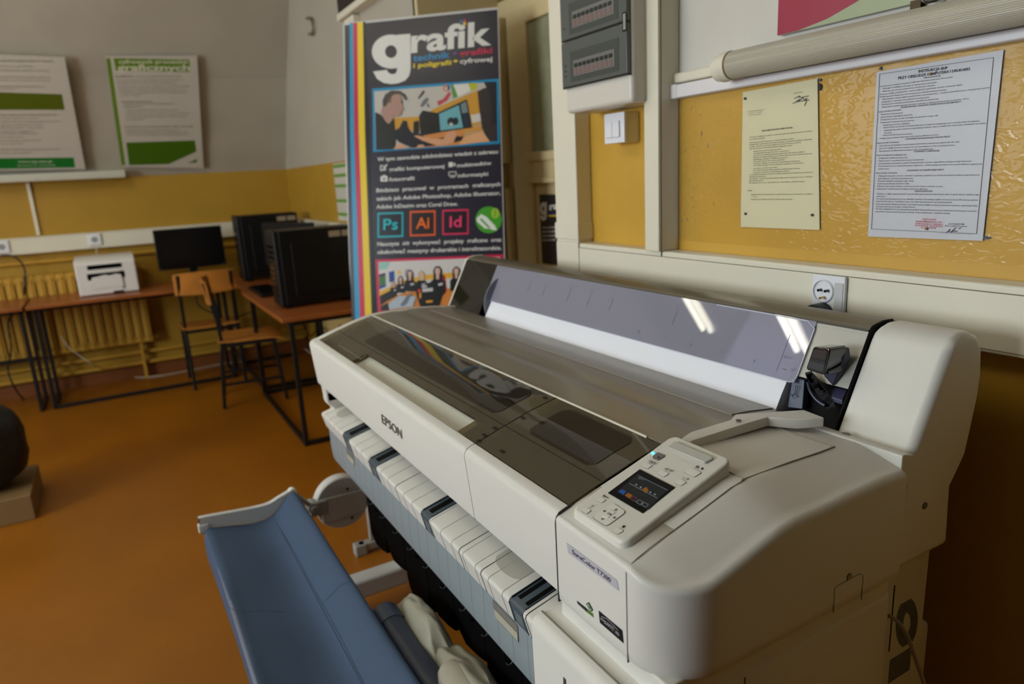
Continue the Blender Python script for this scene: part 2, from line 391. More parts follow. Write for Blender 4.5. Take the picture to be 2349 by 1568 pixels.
# poster corner top right
pp = Plane((0, YN-.008, 0), (0, 1, 0))
ps = thing('wall_poster', pp.pt(2050, 10), 'large red and pale green poster board hanging above the tube lamp', 'poster')
o3 = [pp.pt(1787, -260), pp.pt(1788, 82), pp.pt(2062, 33), pp.pt(2349, -20), pp.pt(2349, -330)]
z0 = pp.pt(1788, 82).z; xl = pp.pt(1788, 82).x
bm = NB(); box(bm, xl, .35, YN-.014, YN-.003, z0, z0+.75); obj('board', bm, mat('poster_green', (168, 176, 140), .25), ps)
bm = NB(); Y = YN-.0146
pts = [(xl, z0+.0002), (xl+.05, z0+.0004), (xl+.115, z0+.009), (xl+.175, z0+.026), (xl+.24, z0+.05), (xl+.35, z0+.11), (xl+.5, z0+.22), (xl+.62, z0+.4), (xl+.68, z0+.75), (xl, z0+.75)]
ngon(bm, [(a, Y, b) for a, b in pts]); obj('red_print', bm, mat('poster_red', (160, 38, 64), .3), ps, smooth=0)
bm = NB(); a = pp.pt(2105, 18); box(bm, a.x-.009, a.x+.009, YN-.0155, YN-.014, z0-.012, z0+.004)
ngon(bm, [(a.x-.012, YN-.0016, z0+.004), (a.x+.01, YN-.0016, z0+.002), (a.x+.004, YN-.0016, z0-.016), (a.x-.003, YN-.0016, z0-.012), (a.x-.006, YN-.0016, z0-.018)])
obj('torn_corner', bm, mat('torn_brown', (84, 66, 34), .7), ps, smooth=0)
h = pp.pt(2133, 8)
bm = NB(); tube(bm, curve_pts([(h.x-.01, YN-.03, h.z+.06), (h.x-.005, YN-.03, h.z+.02), (h.x+.002, YN-.028, h.z+.001), (h.x+.016, YN-.02, h.z+.0), (h.x+.02, YN-.004, h.z+.004)], 5), .0022, 8)
tag(obj('wire_hook', bm, mat('steel', (150, 150, 150), .25, 1)), 'bent steel wire hook at lower edge of red and green poster', 'hook')

# breaker box
BX = thing('breaker_box', (-1.53, 1.14, 1.56), 'grey breaker box with smoked doors on the cream duct above the light switch', 'fuse box')
yb = 1.14
def bx(u, v, y=yb): return at(u, v, y=y)
xl, xr = at(1288, 200, y=yb).x, at(1441, 200, y=yb).x; zb = at(1290, 262, y=yb).z
GREYW = mat('pale_grey_plastic', (214, 208, 196), .38)
bm = NB(); box(bm, xl, xr, yb+.012, YN, zb, 2.15); obj('cabinet', bm, GREYW, BX, bevel=.012, seg=4)
SM = mat('smoked_door', (88, 92, 88), .16, spec=.6)
zd1 = at(1287, 205, y=yb).z; zdiv = at(1283, 100, y=yb).z
for zz0, zz1 in ((zd1, zdiv-.001), (zdiv+.001, 2.0)):
    zm = zz0 if zz0 == zd1 else zz0
    dd = None
    bm = NB(); box(bm, xl+.004, xr-.004, yb+.001, yb+.012, zz0+.002, zz1-.001); dd = obj('smoked_door', bm, SM, BX, bevel=.002)
    bm = NB(); box(bm, xl+.004, xr-.004, yb+.002, yb+.0125, zz0-.0015, zz0+.002); obj('door_edge', bm, PCG, dd)
    # recess with the row of breakers seen through the door
    bm = NB(); box(bm, xl+.045, xr-.035, yb+.0002, yb+.001, zz0+.012, zz0+.088); obj('breaker_recess', bm, mat('smoked_recess', (72, 76, 72), .2), dd)
    bm = NB(); box(bm, xl+.06, xr-.05, yb-.0006, yb+.0002, zz0+.025, zz0+.065); obj('breaker_row', bm, mat('smoked_breaker_body', (112, 112, 106), .3), dd)
    for k in range(9):
        x = xl+.066+k*.0185
        if x > xr-.06: break
        bm = NB(); box(bm, x, x+.011, yb-.0012, yb-.0006, zz0+.028, zz0+.044); obj('breaker_label', bm, mat('smoked_pink', (128, 96, 94), .4), dd)
        bm = NB(); box(bm, x, x+.013, yb-.002, yb-.0006, zz0+.047, zz0+.056); obj('breaker_switch', bm, mat('smoked_black', (30, 32, 32), .3), dd)
    for q in range(3 if zz0 == zd1 else 1):
        bm = NB(); disc(bm, (xl+.022, yb+.0005, zz0+.03+q*.013), (0, 1, 0), .0025, .002, 10); obj('indicator', bm, mat('smoked_dark', (50, 54, 52), .3), dd)
bm = NB()
hx = xr-.014
for zz in (zdiv-.02, zdiv+.02): box(bm, hx-.002, hx+.009, yb-.0015, yb+.001, zz-.0012, zz+.0012)
box(bm, hx-.003, hx-.0005, yb-.0015, yb+.001, zdiv-.02, zdiv+.02)
obj('door_latch', bm, PCG, BX)
bm = NB(); box(bm, hx+.001, hx+.01, yb-.003, yb, zdiv-.018, zdiv+.018); obj('latch_plate', bm, mat('smoke_light', (150, 152, 146), .3), BX, bevel=.001)

# light switch
sx0, sx1 = at(1389, 300, y=1.217).x, at(1434, 300, y=1.217).x
s0, s1 = at(1391, 330, y=1.217).z, at(1389, 263, y=1.217).z
S = thing('light_switch', (sx0, 1.22, s0), 'white surface light switch with two rockers on yellow strip under breaker box', 'switch')
SWM = mat('switch_white', (232, 232, 236), .25)
bm = NB(); box(bm, sx0, sx1, 1.223, YN, s0, s1); obj('back_box', bm, CREAM, S, bevel=.003)
bm = NB(); box(bm, sx0-.001, sx1+.001, 1.213, 1.224, s0-.001, s1+.001); obj('cover_frame', bm, SWM, S, bevel=.003)
xm = (sx0+sx1)/2-.004
for a, b in ((sx0+.008, xm-.0008), (xm+.0008, sx1-.016)):
    bm = NB(); box(bm, a, b, 1.208, 1.214, s0+.014, s1-.02); obj('rocker', bm, SWM, S, bevel=.002)

# sockets on the trunking
def socket(xa, xb, za, zb, y, label, black=True):
    s = thing('wall_socket', ((xa+xb)/2, y, za), label, 'socket')
    bm = NB(); box(bm, xa, xb, y-.009, y, za, zb); obj('faceplate', bm, SWM, s, bevel=.003)
    return s
q0 = at(1868, 640, y=1.205); q1 = at(1944, 650, y=1.205)
xs0, xs1 = q0.x, q1.x; zs1 = 1.184; zs0 = zs1-.088
S = socket(xs0, xs1, zs0, zs1, yt-.003, 'white earthed wall socket in the cream trunking behind the printer, black plug below')
cc = at(1891, 667, y=1.2); R = .0215
bm = NB(); 
n = 36
o_, i_, b_ = [], [], []
for k in range(n):
    t = 2*math.pi*k/n; c, s_ = math.cos(t), math.sin(t)
    o_.append(bm.verts.new((cc.x+R*1.1*c, yt-.0125, cc.z+R*1.1*s_))); i_.append(bm.verts.new((cc.x+R*c, yt-.016, cc.z+R*s_))); b_.append(bm.verts.new((cc.x+R*.93*c, yt-.004, cc.z+R*.93*s_)))
for k in range(n):
    j = (k+1) % n
    bm.faces.new((o_[k], o_[j], i_[j], i_[k])); bm.faces.new((i_[k], i_[j], b_[j], b_[k]))
bm.faces.new(b_)
obj('socket_well', bm, SWM, S, smooth=30)
bm = NB()
for dx in (-.006, .0095): disc(bm, (cc.x+dx, yt-.0125, cc.z+.002), (0, 1, 0), .0028, .018, 12)
obj('pin_hole', bm, PCG, S)
bm = NB(); tube(bm, [(cc.x+.002, yt-.004, cc.z-.012), (cc.x+.002, yt-.026, cc.z-.012)], .0024, 10); obj('earth_pin', bm, mat('brass', (190, 160, 90), .25, 1), S)
bm = NB(); box(bm, xs1-.022, xs1-.003, yt-.0135, yt-.011, zs0+.004, zs1-.012); obj('side_flap', bm, mat('grey_flap', (196, 196, 194), .3), S, bevel=.001)
bm = NB(); disc(bm, (cc.x+.003, yt-.03, cc.z-.043), (0, 1, 0), .021, .035, 28); box(bm, cc.x-.012, cc.x+.018, yt-.05, yt-.015, cc.z-.07, cc.z-.04)
tag(obj('power_plug', bm, mat('black_rubber', (14, 13, 13), .5), bevel=.003), 'black power plug pushed into lower half of the wall socket', 'plug')

# ---- notices
def notice(name, label, corners, paper, e=.004):
    pl = Plane((0, YN-e, 0), (0, 1, 0))
    t = thing(name, pl.pt(*corners[0]), label, 'notice')
    bm = NB(); P = [pl.pt(*c) for c in corners]; Q = [p+Vector((0, .0008, 0)) for p in P]
    A = [bm.verts.new(p) for p in P]; B = [bm.verts.new(p) for p in Q]
    bm.faces.new(A); bm.faces.new(B[::-1])
    for i in range(4): bm.faces.new((A[i], A[(i+1) % 4], B[(i+1) % 4], B[i]))
    obj('paper_sheet', bm, paper, t, smooth=0)
    return t, pl
def pocket(corners, pl, t, grow=6):
    cx = sum(c[0] for c in corners)/4; cy = sum(c[1] for c in corners)/4
    pts = [pl.pt(c[0]+(grow if c[0] > cx else -grow), c[1]+(grow if c[1] > cy else -grow), .0018) for c in corners]
    bm = NB(); ngon(bm, pts); obj('plastic_pocket', bm, film('clear_plastic_pocket', (252, 252, 252), .01, .2, 1.12), t, smooth=0)
def hline(p, q, t):
    return [(p[0], p[1]), (q[0], q[1]), (q[0], q[1]+t), (p[0], p[1]+t)]
def blend(corners, s, t):
    (ax, ay), (bx_, by), (cx, cy), (dx, dy) = corners     # TL TR BR BL
    return ((ax*(1-s)+bx_*s)*(1-t)+(dx*(1-s)+cx*s)*t, (ay*(1-s)+by*s)*(1-t)+(dy*(1-s)+cy*s)*t)
BLK = mat('printed_black', (52, 50, 48), .6)
Yc = [(1704, 211), (1875, 180), (1880, 527), (1699, 520)]
t, pl = notice('yellow_notice', 'pale yellow typed notice pinned to the yellow wall, left of white notice', Yc, mat('pale_yellow_paper', (214, 206, 168), .55))
bm = NB()
def wl(s0, s1, tt, txt, h=2.6, bold=0.0, bmx=None, cc=Yc, ppl=None, mi=0):
    a = blend(cc, s0, tt); b = blend(cc, s1, tt); text_px(bmx if bmx else bm, txt, a, b, h, ppl or pl, .0007, (0, -1), bold, mi)
wl(.07, .31, .155, 'Zespół Szkół Ponadgimnazjalnych Nr 1', 2); wl(.08, .27, .170, 'ul. Szkolna 1, Zawadzkie', 2); wl(.09, .24, .185, 'tel. 77 461 62 03', 2)
wl(.68, .80, .075, 'Zatwierdzam', 2.4)
wl(.26, .66, .31, 'REGULAMIN PRACOWNI KOMPUTEROWEJ', 3.6, .01)
body = [(.10, .92, .345, 'W czasie przebywania uczniów w pracowni tylko pod opieką nauczyciela i opiekuna'), (.10, .30, .36, 'pracowni nauczyciela.'),
 (.10, .68, .385, 'Uczniowie wchodzą do pracowni i zajmują wyznaczone miejsca.'), (.10, .92, .40, 'Należy dbać o porządek, nie niszczyć sprzętu i utrzymywać porządek wokół siebie'),
 (.10, .78, .415, 'Pracując samodzielnie utrzymać porządek oraz zostawić stanowisko po zajęciach.'), (.10, .66, .43, 'Na terenie pracowni obowiązuje całkowity zakaz:'),
 (.15, .52, .45, 'włączania komputera bez zgody nauczyciela,'), (.15, .62, .465, 'samodzielnego dokonywania zmian w ustawieniach,'), (.15, .82, .48, 'nie wolno instalować żadnych programów bez zgody opiekuna'),
 (.15, .92, .495, 'używania urządzeń, dysków innych niż te dostarczone przez opiekuna pracowni,'), (.15, .6, .51, 'spożywania napojów i posiłków w pracowni,'), (.15, .56, .525, 'wnoszenia okryć oraz toreb i plecaków,'),
 (.15, .76, .54, 'otwierania obudów komputerów oraz urządzeń peryferyjnych'), (.15, .8, .555, 'nie wolno biegać ani przesuwać sprzętu w pracowni,'), (.15, .46, .575, 'nie wolno zmieniać stanowiska,'),
 (.15, .76, .59, 'nie wolno dotykać kabli, gniazdek elektrycznych i złączy,'), (.15, .62, .605, 'nie wolno pozostawiać włączonego komputera.'),
 (.10, .92, .62, 'O wszelkich usterkach i awariach należy natychmiast powiadomić nauczyciela lub'), (.10, .32, .635, 'opiekuna pracowni.'), (.10, .92, .65, 'Za szkody - osoba niszcząca sprzęt odpowiada materialnie wraz z rodzicami'), (.10, .28, .665, 'lub opiekunami.'),
 (.10, .82, .68, 'Po zakończeniu pracy uporządkować stanowisko i wyłączyć sprzęt.')]
for a, b, c, s in body: wl(a, b, c, s, 2.4, .004)
wl(.08, .14, .735, 'Uwaga!', 2.4, .01)
wl(.13, .92, .765, 'Każdy uczeń musi zapoznać się z regulaminem pracowni i potwierdzić to podpisem.', 2.4, .006); wl(.13, .21, .78, 'w zeszycie.', 2.2); wl(.13, .66, .80, 'Regulamin obowiązuje wszystkich użytkowników pracowni.', 2.4, .006)
for a, b, c, s in body[:7]: pass
obj('printed_text', bm, BLK, t, smooth=0)
bm = NB()
sg = [[(1822, 226), (1831, 221), (1840, 223), (1848, 221), (1855, 220)], [(1826, 232), (1838, 227), (1834, 219), (1830, 233), (1842, 224), (1846, 230), (1852, 225)], [(1818, 237), (1830, 233), (1842, 231), (1856, 229)], [(1847, 226), (1850, 232), (1845, 243)]]
for s in sg: tube(bm, [pl.pt(u, v, .001) for u, v in s], .0007, 5)
obj('signature', bm, mat('ink_grey', (70, 66, 78), .6), t)
pocket(Yc, pl, t, 3)
for i, (u, v) in enumerate(((1709, 226), (1710, 490), (1863, 493))):
    c = pl.pt(u, v, .002); bm = NB(); disc(bm, c, (0, 1, 0), .0028, .003, 14)
    tag(obj('drawing_pin', bm, mat('dark_pin', (52, 44, 26), .4)), ('dark pin in the upper left corner of yellow notice', 'dark pin in the lower left corner of yellow notice', 'dark pin in the lower right corner of yellow notice')[i], 'pin', 'pins in the yellow notice')

Wc = [(2011, 165), (2302, 114), (2254, 552), (1991, 542)]
t, pl = notice('white_notice', 'white laminated safety notice with bold heading, taped to yellow wall on the right', Wc, mat('white_paper', (196, 196, 200), .4))
Bc = [(2018, 170), (2279, 132), (2240, 536), (1999, 525)]
bm = NB()
for i in range(4):
    a = pl.pt(*Bc[i], .0006); b = pl.pt(*Bc[(i+1) % 4], .0006); bar(bm, a, b, .0006)
obj('printed_border', bm, BLK, t, smooth=0)
bm = NB()
Z1 = lambda X, Y: (1990+X/7.128, 110+Y/7.128)
Z2 = lambda X, Y: (1980+X/6.271, 310+Y/6.271)
def w1(x0, y0, x1, y1, s, h=3.1, b=.004): text_px(bm, s, Z1(x0, y0), Z1(x1, y1), h, pl, .0007, (.07, -1), b)
def w2(x0, y0, x1, y1, s, h=3.1, b=.004): text_px(bm, s, Z2(x0, y0), Z2(x1, y1), h, pl, .0007, (.07, -1), b)
w1(832, 403, 1305, 345, 'INSTRUKCJA BHP', 6.2, .022); w1(497, 515, 1670, 362, 'PRZY OBSŁUDZE KOMPUTERA I DRUKARKI', 6.2, .022)
for a in ((918, 502, 1190, 465, 'UWAGI OGÓLNE'), (545, 985, 1525, 888, 'PODSTAWOWE CZYNNOŚCI PRZED ROZPOCZĘCIEM PRACY'), (612, 1503, 1355, 1458, 'CZYNNOŚCI WYKONYWANE PODCZAS PRACY')): w1(*a, 3.4, .012)
for a in ((203, 640, 1395, 482, 'Do pracy przy obsłudze komputera może być skierowany pracownik, który posiada:'), (203, 680, 1135, 568, '•   Wymagane kwalifikacje do pracy na wyznaczonym stanowisku,'), (203, 725, 1110, 615, '•   Właściwy stan zdrowia potwierdzony świadectwem lekarskim.'),
 (198, 770, 1550, 608, 'Do pracy należy przystępować w stanie trzeźwości, zachowując schludny i estetyczny wygląd.'), (196, 812, 1290, 690, 'Należy zapewnić bezpieczne warunki pracy przy obsłudze komputera poprzez:'),
 (192, 855, 2000, 655, '•   Zapewnienie wystarczającej powierzchni stanowiska pracy - na jedno stanowisko pracy z komputerem, powinno'), (232, 893, 1012, 812, 'przypadać co najmniej 6 m2 powierzchni pomieszczenia.'),
 (188, 940, 1160, 840, '•   Dostateczną wentylację pomieszczenia, naturalną lub mechaniczną.'), (188, 982, 1660, 838, '•   Zapewnienie wystarczającego komfortu cieplnego w okresie jesienno-zimowym (minimum +18°C).'),
 (182, 1058, 555, 1020, 'PRACOWNIK POWINIEN:'), (178, 1100, 580, 1068, '•   Wywietrzyć pomieszczenie.'), (176, 1145, 740, 1098, '•   Skontrolować wyposażenie stanowiska.'), (174, 1188, 1155, 1112, '•   Dostosować biurko, krzesło i podnóżek do wymiarów swojego ciała.'),
 (170, 1232, 765, 1190, '•   Przygotować komputer do pracy poprzez:'), (215, 1275, 695, 1240, '-   podłączenie do sieci zasilającej,'), (215, 1315, 1835, 1200, '-   wyświetlenie na ekranie dowolnej informacji z programu znajdującego się na twardym dysku lub dyskietce,'),
 (212, 1360, 1930, 1236, '-   regulację jasności i kontrastu pomiędzy znakami i tłem w zależności od potrzeb i aktualnych warunków'), (268, 1398, 398, 1390, 'otoczenia,'), (212, 1440, 738, 1410, '-   zastosować filtr lub ekran ochronny.'), (160, 1492, 1160, 1425, '•   Przygotować potrzebne dokumenty oraz programy użytkowe do pracy.')): w1(*a)
for a in ((725, 245, 1095, 232, 'CZYNNOŚCI ZABRONIONE'), (628, 518, 1165, 505, 'CZYNNOŚCI PO ZAKOŃCZENIU PRACY'), (738, 815, 995, 815, 'UWAGI KOŃCOWE')): w2(*a, 3.4, .012)
for a in ((198, 125, 520, 108, 'PRACOWNIK POWINIEN:'), (195, 163, 1390, 102, '•   Zapewnić przed klawiaturą wystarczającą przestrzeń do zapewnienia podparcia dla rąk i dłoni.'), (195, 200, 1325, 150, '•   Stosować odległość ekranu monitora od oczu wynoszącą od 1,5 do 2 przekątnych ekranu.'), (195, 240, 1010, 205, '•   Nie dopuścić do użytkowania komputera osób nieupoważnionych.'),
 (190, 300, 622, 290, 'PRACOWNIKOWI ZABRANIA SIĘ'), (190, 340, 645, 328, '•   Spożywania posiłków podczas pracy.'), (188, 380, 880, 358, '•   Palenia tytoniu w pomieszczeniach pracy z komputerem.'), (185, 418, 1560, 380, '•   Samowolnego naprawiania urządzeń komputerowych, sprzętu i wyposażenia zasilanego energią elektryczną.'),
 (182, 455, 1705, 420, '•   Przechowywania na stanowisku pracy magnesów i metali namagnesowanych oraz noszenia biżuterii magnetycznej'), (218, 492, 375, 490, 'podczas pracy.'), (180, 555, 492, 552, 'PRACOWNIK POWINIEN:'),
 (178, 595, 1675, 578, '•   Wyłączyć komputer, monitor, drukarkę i pozostałe urządzenia oraz sprzęt stanowiskowy zasilany energią elektryczną.'), (176, 632, 720, 628, '•   Uporządkować i sprzątnąć stanowisko pracy.'), (174, 668, 732, 666, '•   Schować dyskietki, pozamykać szafy i biurka.'), (172, 705, 665, 704, '•   Kopie bezpieczeństwa zamknąć w sejfie.'),
 (168, 742, 1148, 744, '•   Wytrzeć kurz suchą szmatką z powierzchni biurka, blatów, urządzeń i sprzętu.'), (166, 780, 930, 782, '•   Zabezpieczyć urządzenia przed dostępem osób nieupoważnionych.'), (158, 850, 1665, 862, '•   Kobiety w ciąży mogą pracować bezpośrednio przy monitorze ekranowym tylko za zgodą lekarza i zgodnie z jego'), (192, 886, 325, 888, 'zaleceniami.'),
 (152, 922, 1652, 940, '•   W czasie intensywnej pracy przy obsłudze monitora ekranowego należy stosować przerwy (10 minut po godzinie'), (185, 958, 1280, 974, 'pracy lub 20 minut po 2 godzinach pracy, bez dalsze łączenie przerw jest niedopuszczalne).'),
 (148, 996, 1645, 1024, '•   Dla poprawienia bezpieczeństwa i warunków pracy należy na ekrany monitorów stosować odpowiednie filtry'), (180, 1034, 755, 1042, 'ochronne dostosowane do typu i rodzaju monitora.'), (145, 1066, 1635, 1100, '•   W razie wątpliwości co do zachowania warunków bezpieczeństwa pracy przy wykonywaniu powierzonych czynności,'), (176, 1104, 1252, 1132, 'pracownik ma prawo przerwać pracę i zwrócić się do przełożonego o wyjaśnienie sytuacji.'),
 (1228, 1285, 1448, 1288, 'ZATWIERDZAM'), (1175, 1310, 1490, 1318, '(Data i podpis Pracodawcy)')): w2(*a)
w2(1115, 1408, 1555, 1424, '................................................', 3, 0)
obj('printed_text', bm, BLK, t, smooth=0)
bm = NB()
for a in ((850, 1218, 1050, 1222, 'ZESPÓŁ SZKÓŁ'), (755, 1248, 1140, 1262, 'PONADGIMNAZJALNYCH NR 1'), (748, 1278, 1145, 1292, '42-700 Zawadzkie, ul. Lubliniecka 4'), (740, 1305, 1142, 1322, 'tel. 34 356 42 03   fax 34 358 30 02'), (832, 1338, 1045, 1344, 'NIP 575-14-48-028')): w2(*a, 3.4, .012)
obj('red_stamp', bm, mat('stamp_red', (196, 70, 96), .6), t, smooth=0)
bm = NB()
for s in ([(1195, 1400), (1225, 1375), (1250, 1345), (1235, 1385), (1270, 1390), (1320, 1335), (1340, 1325)], [(1265, 1395), (1285, 1365), (1300, 1392), (1318, 1368), (1335, 1390), (1350, 1375)], [(1370, 1345), (1410, 1330)]): tube(bm, [pl.pt(*Z2(x, y), .0012) for x, y in s], .0005, 5)
obj('signature', bm, mat('ink_dark', (48, 44, 52), .6), t)
pocket(Wc, pl, t, 4)
for i, (u, v) in enumerate((Z1(1022, 425), Z2(908, 1343))):
    c = pl.pt(u, v, .002); bm = NB(); disc(bm, c, (0, 1, 0), .0024, .003, 14)
    tag(obj('drawing_pin', bm, mat('brass_pin', (130, 104, 50), .4)), ('brass pin through the heading of white notice', 'brass pin through the red stamp of white notice')[i], 'pin', 'pins in the white notice')
# scraps of blue putty left on the wall
for i, (u, v, w, h, l) in enumerate(((1883, 183, 5, 4, 'dark blue putty blob at the top right of yellow notice'), (1883, 200, 5, 10, 'dark torn scrap beside the upper right edge of yellow notice'), (2022, 157, 3, 4, 'small blue putty blob above left corner of white notice'), (2264, 545, 9, 3, 'blue putty smear at lower right corner of white notice'))):
    bm = NB(); c = WP.pt(u, v); k = .00078; n = 10
    V0 = [bm.verts.new((c.x+w*k*math.cos(6.283*j/n)*random.uniform(.7, 1.1), YN-.0035, c.z+h*k*math.sin(6.283*j/n)*random.uniform(.7, 1.1))) for j in range(n)]
    V1 = [bm.verts.new((p.co.x, YN, p.co.z)) for p in V0]
    bm.faces.new(V0)
    for j in range(n): bm.faces.new((V0[j], V0[(j+1) % n], V1[(j+1) % n], V1[j]))
    tag(obj('putty_blob', bm, mat('blue_putty', (58, 78, 98), .6) if i != 1 else mat('dark_scrap', (40, 40, 44), .7)), l, 'putty')
# crinkled clear film over the yellow paint around the notices
bm = NB(); x0, x1, zz0, zz1 = -1.349, .6, 1.22, 1.566; nx, nz = 200, 38
G = [[None]*(nz+1) for _ in range(nx+1)]
from mathutils import noise as mn
for i in range(nx+1):
    for j in range(nz+1):
        x = x0+(x1-x0)*i/nx; z = zz0+(zz1-zz0)*j/nz
        hgt = (mn.noise(Vector((x*22, z*60, 3)))+.6*mn.noise(Vector((x*70, z*120, 8))))*.0006
        k = min(1, max(0, (x+1.2)/.5))
        G[i][j] = bm.verts.new((x, YN-.0016+hgt*(.35+.65*k), z))
for i in range(nx):
    for j in range(nz): bm.faces.new((G[i][j], G[i+1][j], G[i+1][j+1], G[i][j+1]))
tag(obj('plastic_film', bm, film('crinkled_film', (252, 251, 246), .0, .08, 1.28, None, .2)), 'crinkled clear plastic film covering the yellow wall around the notices', 'film')
# ================================================================== ROLL-UP BANNER
hd = Vector((.634, .772, 0)).normalized()
nrm = hd.cross(Vector((0, 0, 1))).normalized()
if nrm.dot(EYE-Vector((-3, 1.2, 1.4))) < 0: nrm = -nrm
lean = math.radians(6.0)
nb = (nrm*math.cos(lean)+Vector((0, 0, 1))*math.sin(lean)).normalized()
bp0 = EYE+ray(970, 330)*3.02
BP = Plane(bp0, nb)
upb = nb.cross(hd); upb = upb if upb.z > 0 else -upb
outl = [(787, 57), (1143, 20), (1150, 300), (1158, 590), (1161, 720), (801, 740), (794, 400)]
def down(u, v):
    p = BP.pt(u, v); return p-upb*((p.z-.075)/upb.z)
# full rectangle reaching down to the cassette on the floor
poly = [BP.pt(787, 57), BP.pt(1143, 20), BP.pt(1150, 300), BP.pt(1158, 590), down(1160, 700), down(806, 700), BP.pt(801, 600), BP.pt(793, 380)]
BN = thing('rollup_banner', (poly[4]+poly[5])/2*1.0, 'tall dark roll-up banner with cyan, magenta and yellow stripes standing before the door', 'banner')
def slab(name, pts, n, t, m, parent, **k):
    bm = NB(); A = [bm.verts.new(p) for p in pts]; B = [bm.verts.new(p-n*t) for p in pts]
    bm.faces.new(A); bm.faces.new(B[::-1])
    for i in range(len(pts)): bm.faces.new((A[i], A[(i+1) % len(pts)], B[(i+1) % len(pts)], B[i]))
    return obj(name, bm, m, parent, smooth=0, **k)
slab('banner_sheet', poly, nb, .0012, mat('banner_white_edge', (205, 204, 200), .35), BN)
a, b = down(806, 700), down(1160, 700); d = (b-a).normalized()
bm = NB(); bar(bm, a-d*.02-Vector((0, 0, .035)), b+d*.02-Vector((0, 0, .035)), .085, .075); obj('base_cassette', bm, mat('aluminium', (150, 150, 150), .35, .8), BN, bevel=.01)
bm = NB(); t0 = BP.pt(789, 56, -.004); t1 = BP.pt(1142, 19, -.004); bar(bm, t0, t1, .008, .008); obj('top_rail', bm, mat('banner_white_edge', (205, 204, 200), .35), BN)
bm = NB(); m0 = (a+b)/2-nb*.05; m1 = (t0+t1)/2-nb*.012; tube(bm, [Vector((m0.x, m0.y, .05)), m1], .009, 10); obj('support_pole', bm, mat('aluminium', (150, 150, 150), .35, .8), BN)
Zb = lambda X, Y: (760+X/2.1778, Y/2.1778)      # banner zoom
def zl(P): return [Zb(*p) for p in P]
DK = (40, 37, 50)
lowR, lowL = (1158.5, 705), (806, 735)
art('dark_ground_print', [(DK, [[(790, 58), (1141, 22), (1148.5, 300), (1156, 590), (1159, 712), (808, 742), (801, 560), (795, 330)]])], BP, BN, .28, .0003)
# the print continues down to the cassette
def low_strip(name, ua, va, ub, vb, col, e):
    bm = NB(); p, q = BP.pt(ua, va, e), BP.pt(ub, vb, e)
    ngon(bm, [p, q, q-upb*((q.z-.085)/upb.z), p-upb*((p.z-.085)/upb.z)]); obj(name, bm, mat('print_%02x%02x%02x_low' % col, col, .28), BN, smooth=0)
low_strip('dark_ground_print', 808, 741, 1158.6, 711, DK, .0003)
for nm_, ua, ub, col in (('cyan_stripe', 815, 826, (0, 150, 196)), ('magenta_stripe', 826, 838, (200, 26, 72)), ('yellow_stripe', 838, 853, (236, 204, 20))): low_strip(nm_, ua, 734.9, ub, 734.9, col, .0011)
# stripes
art('colour_stripes', [((0, 150, 196), [[(802, 53), (810, 52), (812, 300), (826, 735), (815, 735), (803, 300)]]), ((200, 26, 72), [[(810, 52.5), (820, 51.5), (822, 300), (838, 735), (826, 735), (812.5, 300)]]), ((236, 204, 20), [[(819.5, 51.5), (832.5, 50), (837, 300), (853, 735), (838, 735), (822.5, 300)]]),
   ((14, 12, 14), [[(832.5, 50), (838, 50), (846, 320), (862, 735), (853, 735), (837, 300)]])], BP, BN, .28, .0007)
lo = art('lower_print', [((232, 230, 226), [])], BP, BN) if False else None
WH = mat('print_white', (226, 224, 218), .3)
U = (.012, -1)
Z3 = lambda X, Y: (760+X/5.3386, Y/5.34)
bm = NB()
text_px(bm, 'rafik', Z3(975, 640), Z3(1960, 540), 54, BP, .0012, U, .028)
# k, f, i heights come from the face; g is drawn large
def ring_poly(c, ro, ri, n=40):
    return c
def single_g(bm, Z, pl, e):
    """bold one-storey g: bowl, stem and hook, drawn in the coordinates of the heading"""
    n = 36
    for k in range(n):
        t0, t1 = 2*math.pi*k/n, 2*math.pi*(k+1)/n
        q = [(735+238*math.cos(t0), 632+208*math.sin(t0)), (735+238*math.cos(t1), 632+208*math.sin(t1)), (731+72*math.cos(t1), 632+78*math.sin(t1)), (731+72*math.cos(t0), 632+78*math.sin(t0))]
        ngon(bm, [pl.pt(*Z(*p), e) for p in q])
    ngon(bm, [pl.pt(*Z(*p), e+.0002) for p in ((806, 426), (968, 414), (972, 850), (806, 850))])
    outer = [(972, 845), (955, 925), (905, 985), (820, 1020), (735, 1030), (640, 1015), (560, 965), (512, 875)]
    inner = [(806, 845), (800, 880), (780, 903), (755, 908), (735, 908), (708, 895), (690, 875), (680, 855)]
    for i in range(7): ngon(bm, [pl.pt(*Z(*p), e+.0002) for p in (outer[i], outer[i+1], inner[i+1], inner[i])])
single_g(bm, Z3, BP, .0012)
obj('title_lettering', bm, WH, BN, smooth=0)
CY, MG, YE = mat('print_cyan', (30, 140, 196), .3), mat('print_magenta', (206, 32, 78), .3), mat('print_yellow', (236, 206, 24), .3)
bm = NB(); text_px(bm, 'technik', Z3(1000, 750), Z3(1452, 705), 14.5, BP, .0012, U, .02, 0); text_px(bm, '•', Z3(1490, 690), Z3(1540, 688), 14, BP, .0012, U, .02, 3)
text_px(bm, 'grafiki', Z3(1565, 690), Z3(1972, 648), 13.5, BP, .0012, U, .02, 1); text_px(bm, 'i poligrafii', Z3(1003, 830), Z3(1470, 790), 10.5, BP, .0012, U, .025, 2)
text_px(bm, '•', Z3(1495, 785), Z3(1548, 782), 14, BP, .0012, U, .02, 2); text_px(bm, 'cyfrowej', Z3(1575, 778), Z3(1972, 748), 10.5, BP, .0012, U, .025, 4)
obj('subtitle_lettering', bm, [CY, MG, YE, mat('print_violet', (120, 60, 150), .3), WH], BN, smooth=0)
